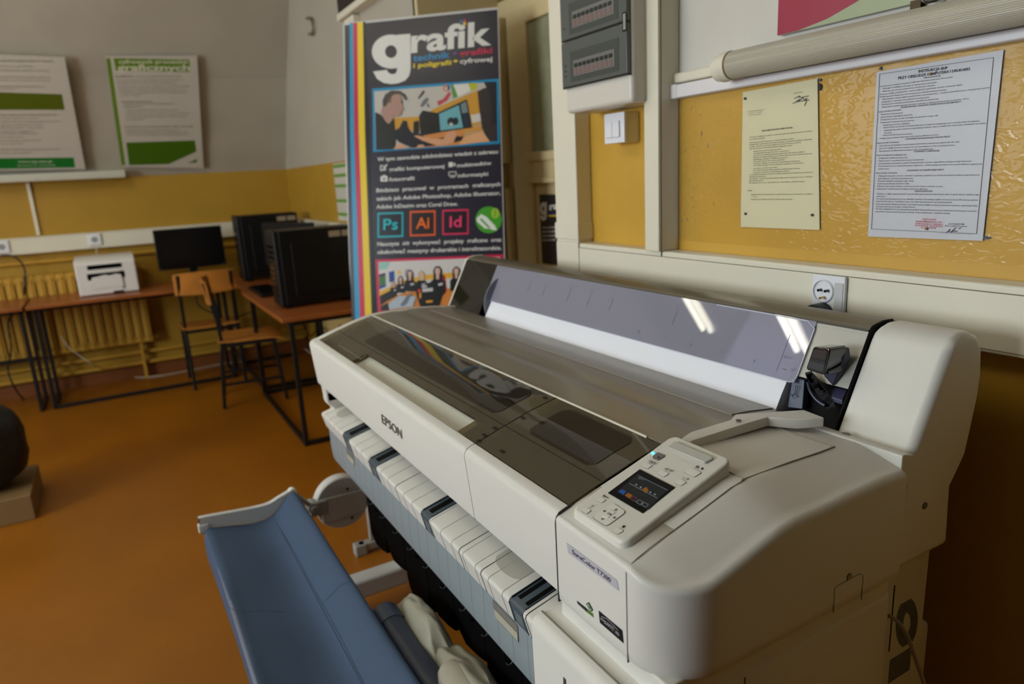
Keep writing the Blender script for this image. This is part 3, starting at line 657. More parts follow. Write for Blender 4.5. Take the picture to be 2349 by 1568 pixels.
art('colour_dots', [((20, 130, 190), [oval(*Z3(1590, 262), 4.5, 3.6, 4, .5)]), ((206, 40, 90), [oval(*Z3(1633, 252), 4, 4.2, 4, .5)]), ((240, 190, 30), [oval(*Z3(1630, 290), 4.2, 4.6, 6)]), ((70, 160, 90), [oval(*Z3(1615, 300), 2, 2, 6)])], BP, BN, .3, .0016)
for a in ((230, 805, 835, 765, 'W tym zawodzie zdobędziesz wiedzę z zakresu:', 8.6), (288, 855, 565, 838, 'grafiki komputerowej', 8.2), (628, 835, 800, 822, 'multimediów', 8.2), (288, 905, 415, 898, 'fotografii', 8.2), (632, 886, 783, 876, 'informatyki', 8.2),
  (225, 960, 845, 928, 'Będziesz  pracował  w  programach  graficznych', 8.6), (225, 1002, 845, 972, 'takich jak Adobe Photoshop, Adobe Illustrator,', 8.6), (225, 1042, 632, 1026, 'Adobe InDesign oraz Corel Draw.', 8.6),
  (230, 1228, 850, 1205, 'Nauczysz  się  wykonywać  projekty  graficzne  oraz', 8.8), (230, 1268, 850, 1246, 'obsługiwać maszyny drukarskie i introligatorskie.', 8.8)):
    bm = NB(); text_px(bm, a[4], Zb(a[0], a[1]), Zb(a[2], a[3]), a[5], BP, .0012, U, .02); obj('text_line', bm, WH, BN, smooth=0)
def fr(c, x0, y0, x1, y1, w, sl=-.033):
    f = lambda x, y: (x, y+sl*(x-x0))
    return (c, [[f(x0, y0), f(x1, y0), f(x1, y0+w), f(x0, y0+w)], [f(x0, y1-w), f(x1, y1-w), f(x1, y1), f(x0, y1)], [f(x0, y0), f(x0+w, y0), f(x0+w, y1), f(x0, y1)], [f(x1-w, y0), f(x1, y0), f(x1, y1), f(x1-w, y1)]])
def rc(c, x0, y0, x1, y1, sl=-.033):
    f = lambda x, y: (x, y+sl*(x-x0)); return (c, [[f(x0, y0), f(x1, y0), f(x1, y1), f(x0, y1)]])
KK = (20, 14, 20); w_ = (226, 224, 218)
x, y = 866, 487.5
items = [rc((26, 180, 190), 866, 488, 925, 545), rc((8, 16, 24), 869.5, 491.5, 921.5, 541), rc((236, 96, 30), 940, 484, 999, 542), rc((34, 14, 8), 943.5, 488, 995.5, 538), rc((216, 44, 92), 1014.5, 481, 1075, 539), rc((36, 8, 20), 1018, 485, 1071.5, 535),
  ((70, 160, 40), [oval(1121, 504, 30.5, 31)]), ((176, 200, 60), [oval(1136, 489, 9, 12)]), ((120, 180, 44), [oval(1136, 489, 3.4, 11)]), ((232, 236, 226), [[(1093, 500), (1104, 491), (1116, 497), (1136, 518), (1140, 528), (1130, 527), (1122, 524), (1112, 524), (1094, 508)]]), ((70, 160, 40), [[(1101, 503), (1104, 500), (1126, 523), (1120, 522)]]),
  (w_, [[(872, 379), (880, 378.5), (880, 380.5), (874, 381), (874, 389), (883, 388.5), (883, 384), (885, 383), (885, 390.5), (872, 391.5)], [(877, 386), (887, 376), (889, 378), (879, 388)]]),
  (w_, [[(873, 404), (877, 404), (879, 401.5), (884, 401.5), (886, 404), (889, 404), (889, 416), (873, 416)]]), ((44, 42, 54), [oval(881, 410, 3.4, 3.6)]), (w_, [oval(881, 410, 1.8, 1.9)]),
  (w_, [[(1029, 372), (1039, 371.5), (1039, 382.5), (1029, 383)], [(1040.5, 375.5), (1044.5, 372.5), (1044.5, 382), (1040.5, 379)]]), fr(w_, 1029, 393.5, 1047, 403.5, 1.6), (w_, [[(1033, 405), (1043, 404.5), (1044, 406.5), (1032, 407)]])]
for nm, i0, i1 in (('photoshop_square', 0, 2), ('illustrator_square', 2, 4), ('indesign_square', 4, 6), ('round_green_logo', 6, 11), ('pencil_icon', 11, 12), ('camera_icon', 12, 15), ('film_icon', 15, 16), ('screen_icon', 16, 18)): art(nm if 'square' not in nm else 'program_icon', items[i0:i1], BP, BN, .3, .0012, .0002)
for tx, p_0, p_1, c_ in (('Ps', (879, 527), (913, 525.5), (26, 180, 190)), ('Ai', (954, 524), (985, 522.5), (240, 110, 30)), ('Id', (1031, 521), (1059, 519.5), (226, 60, 110))):
    bm = NB(); text_px(bm, tx, p_0, p_1, 25, BP, .006, U, .02); obj('program_lettering', bm, mat('print_letters_'+tx, c_, .3), BN, smooth=0)
# ---- first printed photograph
Z8 = lambda P: [(840+x/7.341, 170+y/7.341) for x, y in P]
wl_, yl_ = (196, 190, 180), (208, 152, 48)
SK = (176, 138, 122)
items = [((14, 140, 188), [Z8([(100, 245), (2235, 75), (2250, 1170), (118, 1310)])]), (wl_, [Z8([(135, 290), (2190, 125), (2208, 1130), (160, 1268)])]),
 ((200, 160, 110), [Z8([(1200, 590), (2200, 500), (2208, 1130), (1300, 1190)])]),
 (yl_, [Z8([(1100, 600), (1890, 265), (1930, 800), (1760, 900), (1000, 800)]), Z8([(450, 740), (900, 710), (900, 960), (450, 960)])]),
 ((226, 224, 214), [Z8([(1470, 175), (1720, 155), (1760, 275), (1545, 380)])]), ((190, 190, 40), [Z8([(1715, 155), (1850, 145), (1880, 240), (1765, 285)])]),
 ((196, 70, 80), [Z8([(1190, 460), (1290, 420), (1400, 290), (1430, 330), (1370, 440), (1220, 535)])]), ((90, 150, 60), [Z8([(1425, 185), (1465, 180), (1545, 380), (1470, 410), (1440, 300)])]),
 ((210, 120, 40), [oval(*Z8([(1350, 235)])[0], 8, 8)]), ((60, 90, 160), [oval(*Z8([(1385, 230)])[0], 4, 6)]), (wl_, [oval(*Z8([(1345, 240)])[0], 4, 4)]),
 ((60, 58, 56), [Z8([(870, 400), (960, 270), (990, 300), (890, 420)])]), ((110, 110, 116), [Z8([(910, 530), (960, 440), (1030, 390), (1050, 430), (1000, 500), (940, 560)]), Z8([(1030, 480), (1070, 540), (1050, 570), (1020, 520)])]),
 ((52, 44, 42), [Z8([(1875, 290), (1990, 230), (2190, 240), (2208, 1130), (2060, 1135), (1950, 900), (1900, 560)])]), ((30, 28, 36), [Z8([(1980, 130), (2190, 125), (2200, 800), (2120, 860), (2100, 400)])]),
 ((214, 208, 200), [Z8([(1760, 690), (1915, 655), (1935, 790), (1785, 825)])]), ((214, 150, 60), [Z8([(1560, 930), (1940, 880), (1950, 930), (1600, 990)])]),
 ((214, 140, 70), [Z8([(700, 1060), (1600, 920), (1680, 1180), (760, 1250)])]), ((226, 170, 120), [Z8([(1640, 1060), (1960, 960), (2080, 1130), (1560, 1190)])]),
 ((26, 25, 22), [Z8([(890, 700), (950, 610), (1240, 660), (1250, 980), (920, 1040), (900, 880)]), Z8([(800, 800), (880, 780), (890, 990), (790, 1000)])]),
 ((20, 20, 24), [Z8([(1200, 650), (1690, 425), (1780, 900), (1230, 980)])]), ((110, 176, 186), [Z8([(1228, 668), (1560, 520), (1630, 900), (1250, 950)])]), ((120, 136, 146), [Z8([(1590, 505), (1680, 460), (1715, 640), (1615, 660)])]), ((28, 44, 60), [Z8([(1618, 660), (1718, 645), (1755, 880), (1640, 895)])]),
 ((34, 40, 44), [oval(*Z8([(1430, 800)])[0], 9, 10), oval(*Z8([(1510, 790)])[0], 6, 9)]), ((200, 204, 200), [oval(*Z8([(1430, 845)])[0], 4, 4)]),
 ((24, 22, 20), [Z8([(1170, 1090), (1400, 1040), (1640, 1050), (1600, 1120), (1480, 1150), (1250, 1110)])]),
 ((28, 26, 36), [Z8([(480, 950), (560, 900), (620, 780), (680, 790), (700, 900), (760, 980), (900, 1000), (1180, 1200), (780, 1240), (560, 1150), (480, 1080)])]),
 ((216, 160, 120), [Z8([(800, 1040), (860, 1030), (1100, 1080), (1300, 1090), (1360, 980), (1480, 940), (1530, 1010), (1470, 1150), (1300, 1200), (1180, 1200), (950, 1120)]), Z8([(450, 1262), (540, 1180), (640, 1190), (720, 1245)]), Z8([(840, 1240), (880, 1190), (960, 1185), (990, 1225)])]),
 ((30, 32, 24), [Z8([(150, 640), (240, 680), (330, 800), (460, 740), (480, 960), (490, 1180), (460, 1262), (165, 1270)])]),
 (SK, [Z8([(245, 640), (280, 520), (300, 400), (430, 330), (560, 340), (600, 420), (600, 500), (632, 590), (596, 620), (590, 680), (520, 720), (450, 720), (440, 770), (380, 840), (320, 790)])]),
 ((70, 62, 56), [Z8([(280, 545), (275, 440), (320, 340), (420, 275), (560, 280), (650, 340), (690, 430), (660, 440), (610, 370), (560, 330), (470, 340), (430, 370), (410, 440), (390, 420), (370, 480), (330, 540)])]),
 ((120, 84, 74), [oval(*Z8([(400, 440)])[0], 3, 6)]), ((50, 40, 36), [oval(*Z8([(600, 470)])[0], 1.4, 3)])]
art('printed_photo_of_student', items, BP, BN, .3, .0014, .00012)
# ---- second printed photograph
Z7 = lambda P: [(780+x/6.525, 580+y/6.522) for x, y in P]
RD = (206, 32, 78); bk = (16, 14, 16)
def student(x, y, s, hair, shirt=(14, 13, 15)):
    return [(shirt, [Z7([(x-70*s, y+230*s), (x-72*s, y+110*s), (x-30*s, y+70*s), (x+30*s, y+70*s), (x+75*s, y+110*s), (x+80*s, y+230*s)])]), (hair, [Z7([(x-42*s, y+80*s), (x-45*s, y-10*s), (x-20*s, y-50*s), (x+20*s, y-50*s), (x+45*s, y-10*s), (x+48*s, y+80*s)])]),
            ((214, 176, 160), [Z7([(x-14*s, y+85*s), (x-16*s, y+40*s), (x-27*s, y+10*s), (x-24*s, y-25*s), (x, y-36*s), (x+24*s, y-25*s), (x+27*s, y+10*s), (x+16*s, y+40*s), (x+14*s, y+85*s)])]), ((200, 200, 200), [Z7([(x+5*s, y+130*s), (x+52*s, y+118*s), (x+54*s, y+142*s), (x+8*s, y+154*s)])])]
items = [(RD, [Z7([(530, 100), (2349+90, 20), (2349+95, 980), (575, 1100)])]), ((212, 210, 206), [Z7([(572, 135), (2390, 60), (2400, 880), (606, 860)])]), ((150, 200, 190), [Z7([(575, 140), (760, 132), (700, 240), (580, 250)])]),
 ((226, 172, 50), [Z7([(585, 580), (980, 400), (1330, 320), (2390, 230), (2390, 330), (1300, 400), (900, 520), (590, 660)])]), ((60, 120, 60), [Z7([(582, 320), (680, 295), (688, 500), (590, 540)])]), ((70, 40, 80), [Z7([(582, 320), (680, 295), (682, 335), (584, 360)])]), ((20, 70, 150), [Z7([(588, 500), (686, 465), (688, 500), (590, 545)]), Z7([(730, 285), (812, 265), (818, 420), (738, 440)])]),
 ((236, 190, 90), [Z7([(862, 262), (915, 255), (915, 320), (866, 325)])]), ((170, 170, 180), [Z7([(970, 245), (1030, 240), (1030, 350), (965, 360)])]),
 ((210, 130, 50), [Z7([(600, 700), (1100, 560), (1700, 520), (2395, 560), (2400, 880), (606, 862)])]), ((24, 20, 20), [Z7([(595, 640), (800, 540), (860, 640), (700, 720), (606, 790)])]), ((170, 30, 34), [Z7([(1500, 330), (1570, 330), (1600, 560), (1540, 640), (1490, 600)])])]
items += student(800, 460, .7, (150, 110, 70)) + student(905, 390, .9, (40, 24, 20)) + student(1045, 310, 1.15, (50, 36, 26)) + student(1218, 320, 1.1, (196, 170, 110)) + student(1460, 270, 1.45, (26, 18, 18)) + student(1740, 270, 1.3, (60, 36, 30)) + student(2000, 300, 1.2, (40, 30, 26))
items += [(bk, [Z7([(1120, 520), (1400, 420), (1540, 600), (1480, 800), (1200, 800), (1150, 640)])]), ((200, 200, 200), [Z7([(1230, 530), (1390, 520), (1390, 570), (1235, 585)]), Z7([(1220, 490), (1300, 480), (1300, 512), (1225, 520)])]), ((240, 160, 20), [Z7([(1285, 715), (1385, 705), (1385, 735), (1290, 745)]), Z7([(1185, 600), (1215, 590), (1215, 660), (1190, 690)])]), ((220, 60, 30), [oval(*Z7([(1185, 565)])[0], 3.5, 4)]),
 ((176, 190, 200), [Z7([(720, 760), (880, 640), (1140, 650), (1090, 800), (900, 820), (740, 850)])]), ((110, 118, 130), [Z7([(900, 780), (1000, 640), (1080, 600), (1000, 760), (940, 800)])]), ((40, 30, 26), [Z7([(606, 800), (720, 740), (730, 860), (610, 862)])])]
art('printed_photo_of_class', items, BP, BN, .3, .0014, .0001)

# poster on the door
DP = Plane((0, YD+.010, 0), (0, 1, 0))
P0 = DP.pt(1237, 446); P1 = DP.pt(1278, 446)
t = thing('door_poster', P0, 'small dark poster fixed to lower door panel, half hidden by the cream duct', 'poster')
zt_, zb_ = P0.z, DP.pt(1243, 603).z
bm = NB(); box(bm, P0.x, P0.x+.26, YD+.0095, YD+.018, zb_, zt_); obj('poster_sheet', bm, mat('dark_print', (38, 33, 40), .4), t, smooth=0)
Zd = lambda X, Y: (1130+X/4.9, 300+Y/4.9)
bm = NB()
single_g(bm, lambda x, y: (1238.5+(x-495)/480*16, 463+(y-415)/615*43), DP, .001)
text_px(bm, 'rafik', Zd(636, 888), (1310, 474), 15, DP, .001, (.03, -1), .05)
obj('heading_lettering', bm, WH, t, smooth=0); bm = NB()
for k in range(4): text_px(bm, 'technik grafiki', Zd(560, 1095+k*47), (1304, Zd(0, 1085+k*47)[1]), 4.2, DP, .001, (.03, -1), .02)
obj('lettering', bm, WH, t, smooth=0)
bm = NB(); hline_ = [DP.pt(*Zd(620, 925), .001), DP.pt(*Zd(720, 922), .001), DP.pt(*Zd(720, 937), .001), DP.pt(*Zd(620, 940), .001)]; ngon(bm, hline_)
ngon(bm, [DP.pt(*Zd(628, 947), .001), DP.pt(*Zd(720, 944), .001), DP.pt(*Zd(720, 960), .001), DP.pt(*Zd(628, 963), .001)], 1)
obj('coloured_rule', bm, [mat('print_blue', (60, 60, 150), .4), YE], t, smooth=0)

# ================================================================== FAR SIDE OF THE ROOM
FW = Plane((XF, 0, 0), (1, 0, 0))
def fb(u, v, x): return at(u, v, x=x)
# sign ledge and duct at the top beside the door opening
bm = NB(); box(bm, -4.06, -3.90, 1.315, YF, 1.2, 2.285)
tag(obj('vertical_cable_duct', bm, CREAM, bevel=.004), 'cream vertical duct rising to the framed board, mostly hidden behind the roll-up banner', 'trunking')
t = thing('framed_board', (-4.0, 1.3, 2.3), 'black framed board above the duct at the top, only its corner visible', 'sign')
bm = NB(); box(bm, -4.12, -3.50, 1.295, YF, 2.29, 2.325); obj('ledge', bm, CREAM, t, bevel=.004)
bm = NB(); box(bm, -4.10, -3.52, 1.30, YF, 2.325, 2.75); obj('board', bm, mat('board_black', (14, 14, 16), .3), t)
bm = NB(); box(bm, -4.0, -3.8, 1.298, 1.30, 2.38, 2.56); obj('white_border', bm, mat('white_print', (220, 220, 220), .4), t)
# coat hook hole + dots on the wall
bm = NB(); q = [at(703, 42, y=YF-.012), at(711, 42, y=YF-.02), at(717, 55, y=YF-.02), at(718, 68, y=YF-.02), at(714, 78, y=YF-.02), at(708, 78, y=YF-.012)]
tube(bm, curve_pts([Vector((q[0].x, YF, q[0].z))]+q+[Vector((q[5].x, YF, q[5].z))], 4), .008, 8)
tag(obj('wall_hook', bm, mat('hook_grey', (122, 108, 92), .6)), 'bare grey hook on the white wall in the corner left of the banner', 'hook')
# green-white poster peeking at banner's left edge
a, b = at(765, 376, y=YF), at(783, 505, y=YF)
t = thing('green_striped_poster', (a.x, YF, b.z), 'narrow green and white poster on yellow wall, peeking out left of the banner', 'poster')
bm = NB(); box(bm, a.x, a.x+.5, YF-.006, YF-.001, b.z, a.z); obj('sheet', bm, mat('paper_white_far', (200, 194, 180), .5), t)
bm = NB()
for k in (0.02, .18, .36, .62, .86): box(bm, a.x+.01, a.x+.49, YF-.008, YF-.006, a.z-(a.z-b.z)*k-.02, a.z-(a.z-b.z)*k)
obj('green_stripes', bm, mat('leaf_green', (100, 150, 50), .5), t)

# whiteboard with posters on the leaning wall
def WX(z):  # x of far wall at height z
    for (xa, za), (xb_, zb_) in zip(prof[1:], prof[2:]):
        if za <= z <= zb_: return xa+(xb_-xa)*(z-za)/(zb_-za)
    return XF
sA, sB = Vector((-6.055, 0, 1.60)), Vector((-5.60, 0, 2.31))
sd = (sB-sA).normalized(); sn = Vector((sd.z, 0, -sd.x))
SP = Plane(sA+sn*.02, sn)
t = thing('wall_ledge', (-6.0, -.9, 1.5), 'pale grey ledge on the far wall under the large green-banded poster', 'shelf')
e0 = SP.pt(286, 400); yr = e0.y
def sp(y, s, off=0): return Vector((sA.x, y, sA.z))+sd*s+sn*off
def slabp(bm, y0, y1, s0, s1, o0, o1):
    vs = [bm.verts.new(sp(y, s, o)) for o in (o0, o1) for y, s in ((y0, s0), (y1, s0), (y1, s1), (y0, s1))]
    for f in ((0,3,2,1),(4,5,6,7),(0,1,5,4),(1,2,6,5),(2,3,7,6),(3,0,4,7)): bm.faces.new([vs[i] for i in f])
bm = NB(); z1_ = FW.pt(150, 400).z; zc_, yq = at(150, 402, x=-6.0).z, yr
box(bm, -6.12, -5.965, -2.6, yr, 1.535, 1.545); box(bm, -6.12, -6.0, -2.6, yr+.004, 1.545, 1.588); box(bm, -5.975, -5.965, -2.6, yr, 1.545, 1.556); obj('ledge_channel', bm, mat('tray_grey', (196, 192, 176), .35), t, bevel=.003)
def wposter(name, label, cs, off=.014):
    pl = Plane(sA+sn*off, sn); t = thing(name, pl.pt(*cs[3]), label, 'poster')
    P = [pl.pt(*c) for c in cs]; slab('foam_board', P, pl.n, .012, mat('poster_paper', (196, 189, 176), .45), t); return t, pl
G1, G2 = (92, 124, 14), (66, 104, 8)
t, pl = wposter('green_poster', 'white poster with green stripe and heading, to the right of the ledge', [(242, 130), (452, 128), (467, 386), (282, 382)])
Za = lambda P: [(x/2.9363, y/2.9363) for x, y in P]
art('green_shapes', [((96, 130, 16), [Za([(715, 392), (742, 392), (845, 1112), (820, 1112)])]), ((96, 130, 16), [Za([(765, 392), (1275, 402), (1280, 485), (782, 475)])]), (G2, [Za([(850, 960), (1312, 945), (1322, 1020), (1135, 1105), (870, 1112)]), Za([(1265, 1098), (1325, 1070), (1325, 1093)])])], pl, t, .45)
bm = NB(); LG = mat('print_pale', (205, 205, 180), .5)
text_px(bm, 'cyfrowych procesów', Za([(800, 428)])[0], Za([(1270, 428)])[0], 9, pl, .001, (-.1, -1), .02); text_px(bm, 'graficznych', Za([(790, 474)])[0], Za([(1282, 476)])[0], 14, pl, .001, (-.1, -1), .03)
for k, n_ in enumerate((11, 12, 10, 13, 9, 14)): text_px(bm, 'podstawa'[:6]+' grafika', Za([(880, 985+k*22)])[0], Za([(1030, 982+k*22)])[0], 4, pl, .001, (-.1, -1))
obj('pale_lettering', bm, LG, t, smooth=0)
bm = NB()
ls = [(780, 520, 890, 'Kwalifikacja', .03), (890, 520, 1220, 'w zakresie grafiki komputerowej', 0), (790, 545, 1220, 'projektowanie materiałów reklamowych i', 0), (795, 565, 1180, 'przygotowanie do druku publikacji', 0), (800, 588, 1280, 'drukowanie cyfrowe nakładów, obróbka zdjęć', 0), (800, 608, 1250, 'obsługa urządzeń peryferyjnych oraz', 0), (805, 628, 1260, 'realizacja projektów multimedialnych', 0), (810, 648, 950, 'i stron www', 0),
 (815, 690, 1030, 'Zadania zawodowe:', .02), (835, 705, 1170, 'przygotowanie projektów graficznych', 0), (835, 724, 960, 'skład tekstu', 0), (850, 748, 1200, 'wykonywanie form drukowych', 0), (850, 770, 1270, 'dobieranie materiałów do produkcji', 0), (855, 790, 1260, 'kontrola jakości druku cyfrowego', 0), (855, 810, 970, 'archiwizacja', 0),
 (840, 858, 1300, 'Zapraszamy na kierunek technik grafiki i poligrafii', .02), (845, 880, 1200, 'miejsca pracy w drukarniach', 0), (850, 895, 1270, 'agencjach reklamowych i wydawnictwach', 0), (855, 912, 1260, 'oraz własna działalność gospodarcza', 0)]
for kk, (x0, yy, x1, s, b) in enumerate(ls):
    if kk in (8, 15): obj('grey_lettering', bm, mat('print_grey', (130, 122, 110), .5), t, smooth=0); bm = NB()
    text_px(bm, s, Za([(x0, yy)])[0], Za([(x1, yy-3)])[0], 3.6, pl, .001, (-.1, -1), b)
obj('grey_lettering', bm, mat('print_grey', (130, 122, 110), .5), t, smooth=0)
t, pl = wposter('large_poster', 'large white poster with olive and green bands at the left edge', [(-120, 122), (148, 132), (196, 388), (-100, 392)], .035)
Zf = lambda P: [(x/4.612, 100+y/4.612) for x, y in P]
art('olive_band', [((84, 96, 6), [Zf([(-300, 505), (655, 535), (685, 700), (-300, 700)])])], pl, t, .45)
art('green_band', [((0, 112, 34), [Zf([(-300, 1215), (780, 1205), (795, 1310), (-300, 1330)])])], pl, t, .45)
bm = NB()
for x0, yy, x1, s, b in ((0, 180, 560, 'czynności przygotowujące do zawodu', .03), (0, 235, 340, 'praca z grafiką', 0), (0, 280, 520, 'projektowanie i realizacja wydruków', 0), (0, 350, 530, 'przygotowanie do druku publikacji', 0), (0, 385, 530, 'skład oraz łamanie tekstów', 0), (0, 450, 480, 'obsługa programów graficznych', 0), (0, 475, 150, 'w pracowni', 0),
  (0, 755, 605, 'Nasze zdanie otwiera świat zawodowców dla', .02), (0, 790, 400, 'drukarnia offsetowa i cyfrowa', 0), (0, 825, 640, 'studio graficzne przygotowanie do druku', 0), (0, 860, 450, 'agencja reklamowa i media', 0), (0, 890, 460, 'redakcje gazet i czasopism', 0), (0, 930, 360, 'wydawnictwa książkowe', 0), (0, 955, 400, 'archiwa i biblioteki', 0), (0, 990, 250, 'introligatornie', 0), (0, 1025, 440, 'produkcja opakowań', 0), (0, 1060, 250, 'sitodruk', 0), (0, 1120, 640, 'własna działalność gospodarcza w branży', 0), (0, 1158, 330, 'kontakt z sekretariatem', 0)):
    if yy in (450, 755, 1120): obj('grey_lettering', bm, mat('print_grey', (130, 122, 110), .5), t, smooth=0); bm = NB()
    text_px(bm, s, Zf([(x0, yy+8)])[0], Zf([(x1, yy+8+(5 if yy < 500 else -4))])[0], 4.0, pl, .001, (-.15, -1), b)
obj('grey_lettering', bm, mat('print_grey', (130, 122, 110), .5), t, smooth=0)
bm = NB(); text_px(bm, 'www.zsp.edu.pl', Zf([(190, 1258)])[0], Zf([(550, 1254)])[0], 4.5, pl, .001, (-.15, -1), .02); text_px(bm, 'zapraszamy do naszej szkoły', Zf([(180, 1295)])[0], Zf([(590, 1290)])[0], 3.6, pl, .001, (-.15, -1))
obj('pale_lettering', bm, LG, t, smooth=0)

# thin vertical cable duct, horizontal trunkings, pipes
a = at(65, 425, x=XF); b = at(93, 545, x=XF)
bm = NB(); box(bm, XF, XF+.02, a.y-.011, a.y+.011, 1.16, 1.53); tag(obj('thin_cable_duct', bm, CREAM, bevel=.003), 'thin cream vertical duct below the whiteboard on the far yellow wall', 'trunking')
t = thing('cable_trunking', (XF, 0, 1.03), 'cream cable trunking along the far wall above desks and radiator', 'trunking')
z1_, z0_ = at(11, 554.5, x=XF+.06).z, at(11, 585, x=XF+.06).z
bm = NB(); box(bm, XF, XF+.06, YW+.2, YF, 1.035, 1.152); obj('channel', bm, CREAM, t, bevel=.005)
bm = NB(); box(bm, XF+.0605, XF+.061, YW+.2, YF, 1.142, 1.1435); obj('joint_line', bm, CREAM_D, t, smooth=0)
bm = NB(); box(bm, -6.06, XD0-.12, YF-.055, YF, 1.035, 1.152); tag(obj('cable_trunking', bm, CREAM, bevel=.005), 'cream cable trunking on the corner wall behind computers and banner', 'trunking')
S = socket(0, 0, 0, 0, 0, 'x') if False else None
def fsocket(y, z, lab):
    s = thing('wall_socket', (XF+.06, y, z), lab, 'socket', )
    bm = NB(); box(bm, XF+.06, XF+.075, y-.042, y+.042, z-.042, z+.042); obj('faceplate', bm, SWM, s, bevel=.004)
    bm = NB(); disc(bm, (XF+.0755, y, z), (1, 0, 0), .021, .003, 20); obj('socket_well', bm, mat('socket_shadow', (150, 148, 144), .5), s)
    return s
sk = at(218, 555, x=XF+.075); fsocket(sk.y, 1.10, 'white socket in the far trunking above the laser printer')
sk2 = at(6, 575, x=XF+.075); fsocket(sk2.y, 1.10, 'white socket in far trunking at the left edge, black cable plugged in')
def pipe(name, y0, y1, z, r, lab, x=XF+.05, wall='far'):
    bm = NB()
    tube(bm, [(x, y0, z), (x, y1, z)], r, 12)
    tag(obj(name, bm, YELLOW), lab, 'pipe')
bm = NB(); box(bm, XF, XF+.03, YW+.2, YF, .955, .985); struct('trim_4', bm, YELLOW, bevel=.012)
pipe('heating_pipe', YW+.2, YF-.02, .20, .017, 'upper yellow heating pipe running low along the far wall', XF+.024)
pipe('heating_pipe', YW+.2, YF-.02, .12, .017, 'lower yellow heating pipe just above the far skirting', XF+.042)
bm = NB(); box(bm, XF, XF+.02, YW+.2, YF, 0, .09); struct('baseboard_far', bm, mat('brown_skirting', (120, 66, 22), .5), smooth=0)
bm = NB(); box(bm, XF, XD0, YF-.02, YF, 0, .09); struct('baseboard_right', bm, mat('brown_skirting', (120, 66, 22), .5), smooth=0)

# cast iron radiators
def radiator(y0, n, label, x=XF+.07, z0=.27, z1=.90, along='y', m=YELLOW, pitch=.062):
    t = thing('radiator', (x, y0, z0), label, 'radiator')
    for k in range(n):
        bm = NB(); c = y0+k*pitch
        def B(a0, a1, b0, b1, c0, c1):
            if along == 'y': box(bm, x+a0, x+a1, b0, b1, c0, c1)
            else: box(bm, b0, b1, x-a1, x-a0, c0, c1)
        w = pitch*.44
        # column with fin at the front, hubs at top and bottom
        B(-.055, .055, c-w*.45, c+w*.45, z0+.03, z1-.03)
        B(.035, .05, c-w, c+w, z0+.05, z1-.05)
        B(-.05, .05, c-w*1.12, c+w*1.12, z1-.075, z1-.02); B(-.05, .05, c-w*1.12, c+w*1.12, z0+.02, z0+.075)
        obj('section', bm, m, t, bevel=.009, seg=2)
    bm = NB()
    for zz in (z1-.045, z0+.045):
        if along == 'y': tube(bm, [(x, y0-.06, zz), (x, y0+n*pitch, zz)], .02, 10)
        else: tube(bm, [(y0-.06, x, zz), (y0+n*pitch, x, zz)], .02, 10)
    for yy in (y0+pitch, y0+(n-2)*pitch):
        if along == 'y': box(bm, x-.02, x+.02, yy-.01, yy+.01, 0, z0+.05)
        else: box(bm, yy-.01, yy+.01, x-.02, x+.02, 0, z0+.05)
    obj('hub_pipe', bm, m, t)
radiator(-1.05, 20, 'yellow ribbed cast iron radiator on the far wall under trunking')
radiator(-5.0, 18, 'pale ribbed radiator on the corner wall under the computer desk', YF-.065, .2, .66, 'x', mat('pale_radiator', (190, 160, 96), .45), .065)

# ---- desks
ZT = .735
def desk(x0, x1, y0, y1, label, legs, rails):
    t = thing('desk', ((x0+x1)/2, (y0+y1)/2, 0), label, 'desk')
    bm = NB(); box(bm, x0, x1, y0, y1, ZT-.024, ZT); obj('desk_top', bm, DESK, t, bevel=.004)
    for x, y in legs:
        bm = NB(); box(bm, x-.0125, x+.0125, y-.0125, y+.0125, 0, ZT-.05); obj('leg', bm, BLACKM, t, bevel=.003)
    for a, b in rails:
        bm = NB(); bar(bm, a, b, .025); obj('rail', bm, BLACKM, t, bevel=.003)
    return t
xe = -5.46
def frame(x0, x1, y0, y1, low, foot=True):
    L = [(x0, y0), (x1, y0), (x0, y1), (x1, y1)]
    R = [((x0, y0, ZT-.038), (x1, y0, ZT-.038)), ((x0, y1, ZT-.038), (x1, y1, ZT-.038)), ((x0, y0, ZT-.038), (x0, y1, ZT-.038)), ((x1, y0, ZT-.038), (x1, y1, ZT-.038))]
    R += low
    return L, R
L_, R_ = frame(-5.95, -5.56, -.52, .66, [((-5.56, -.52, .013), (-5.56, .66, .013)), ((-5.56, -.52, .013), (-5.95, -.52, .013)), ((-5.56, .66, .013), (-5.95, .66, .013))])
desk(-5.985, xe, -.56, .70, 'brown desk with black sled frame along far wall, carrying laser printer and monitor', L_, R_)
L_, R_ = frame(-5.95, -5.56, -1.76, -.60, [((-5.56, -.60, .013), (-5.95, -.60, .013)), ((-5.95, -1.76, .30), (-5.95, -.6, .30)), ((-5.56, -1.76, .013), (-5.95, -1.76, .013))])
desk(-5.985, xe+.005, -1.80, -.575, 'brown desk at the left edge of photo, beside the laser printer desk', L_, R_)
L_, R_ = frame(-4.93, -3.75, .755, 1.20, [((-3.75, .755, .013), (-3.75, 1.20, .013)), ((-4.93, .755, .013), (-4.93, 1.20, .013)), ((-4.93, .755, .013), (-3.75, .755, .013)), ((-3.75, 1.20, .30), (-4.93, 1.20, .30))])
desk(-4.98, -3.70, .70, 1.28, 'brown desk end nearest the banner, with the nearest computer tower', L_, R_)
L_, R_ = frame(-5.94, -5.05, .78, 1.20, [((-5.05, .78, .013), (-5.05, 1.20, .013)), ((-5.94, .78, .013), (-5.94, 1.20, .013)), ((-5.94, .78, .013), (-5.05, .78, .013))])
desk(-6.0, -4.985, .73, 1.285, 'brown desk in the room corner, with the far computer tower', L_, R_)

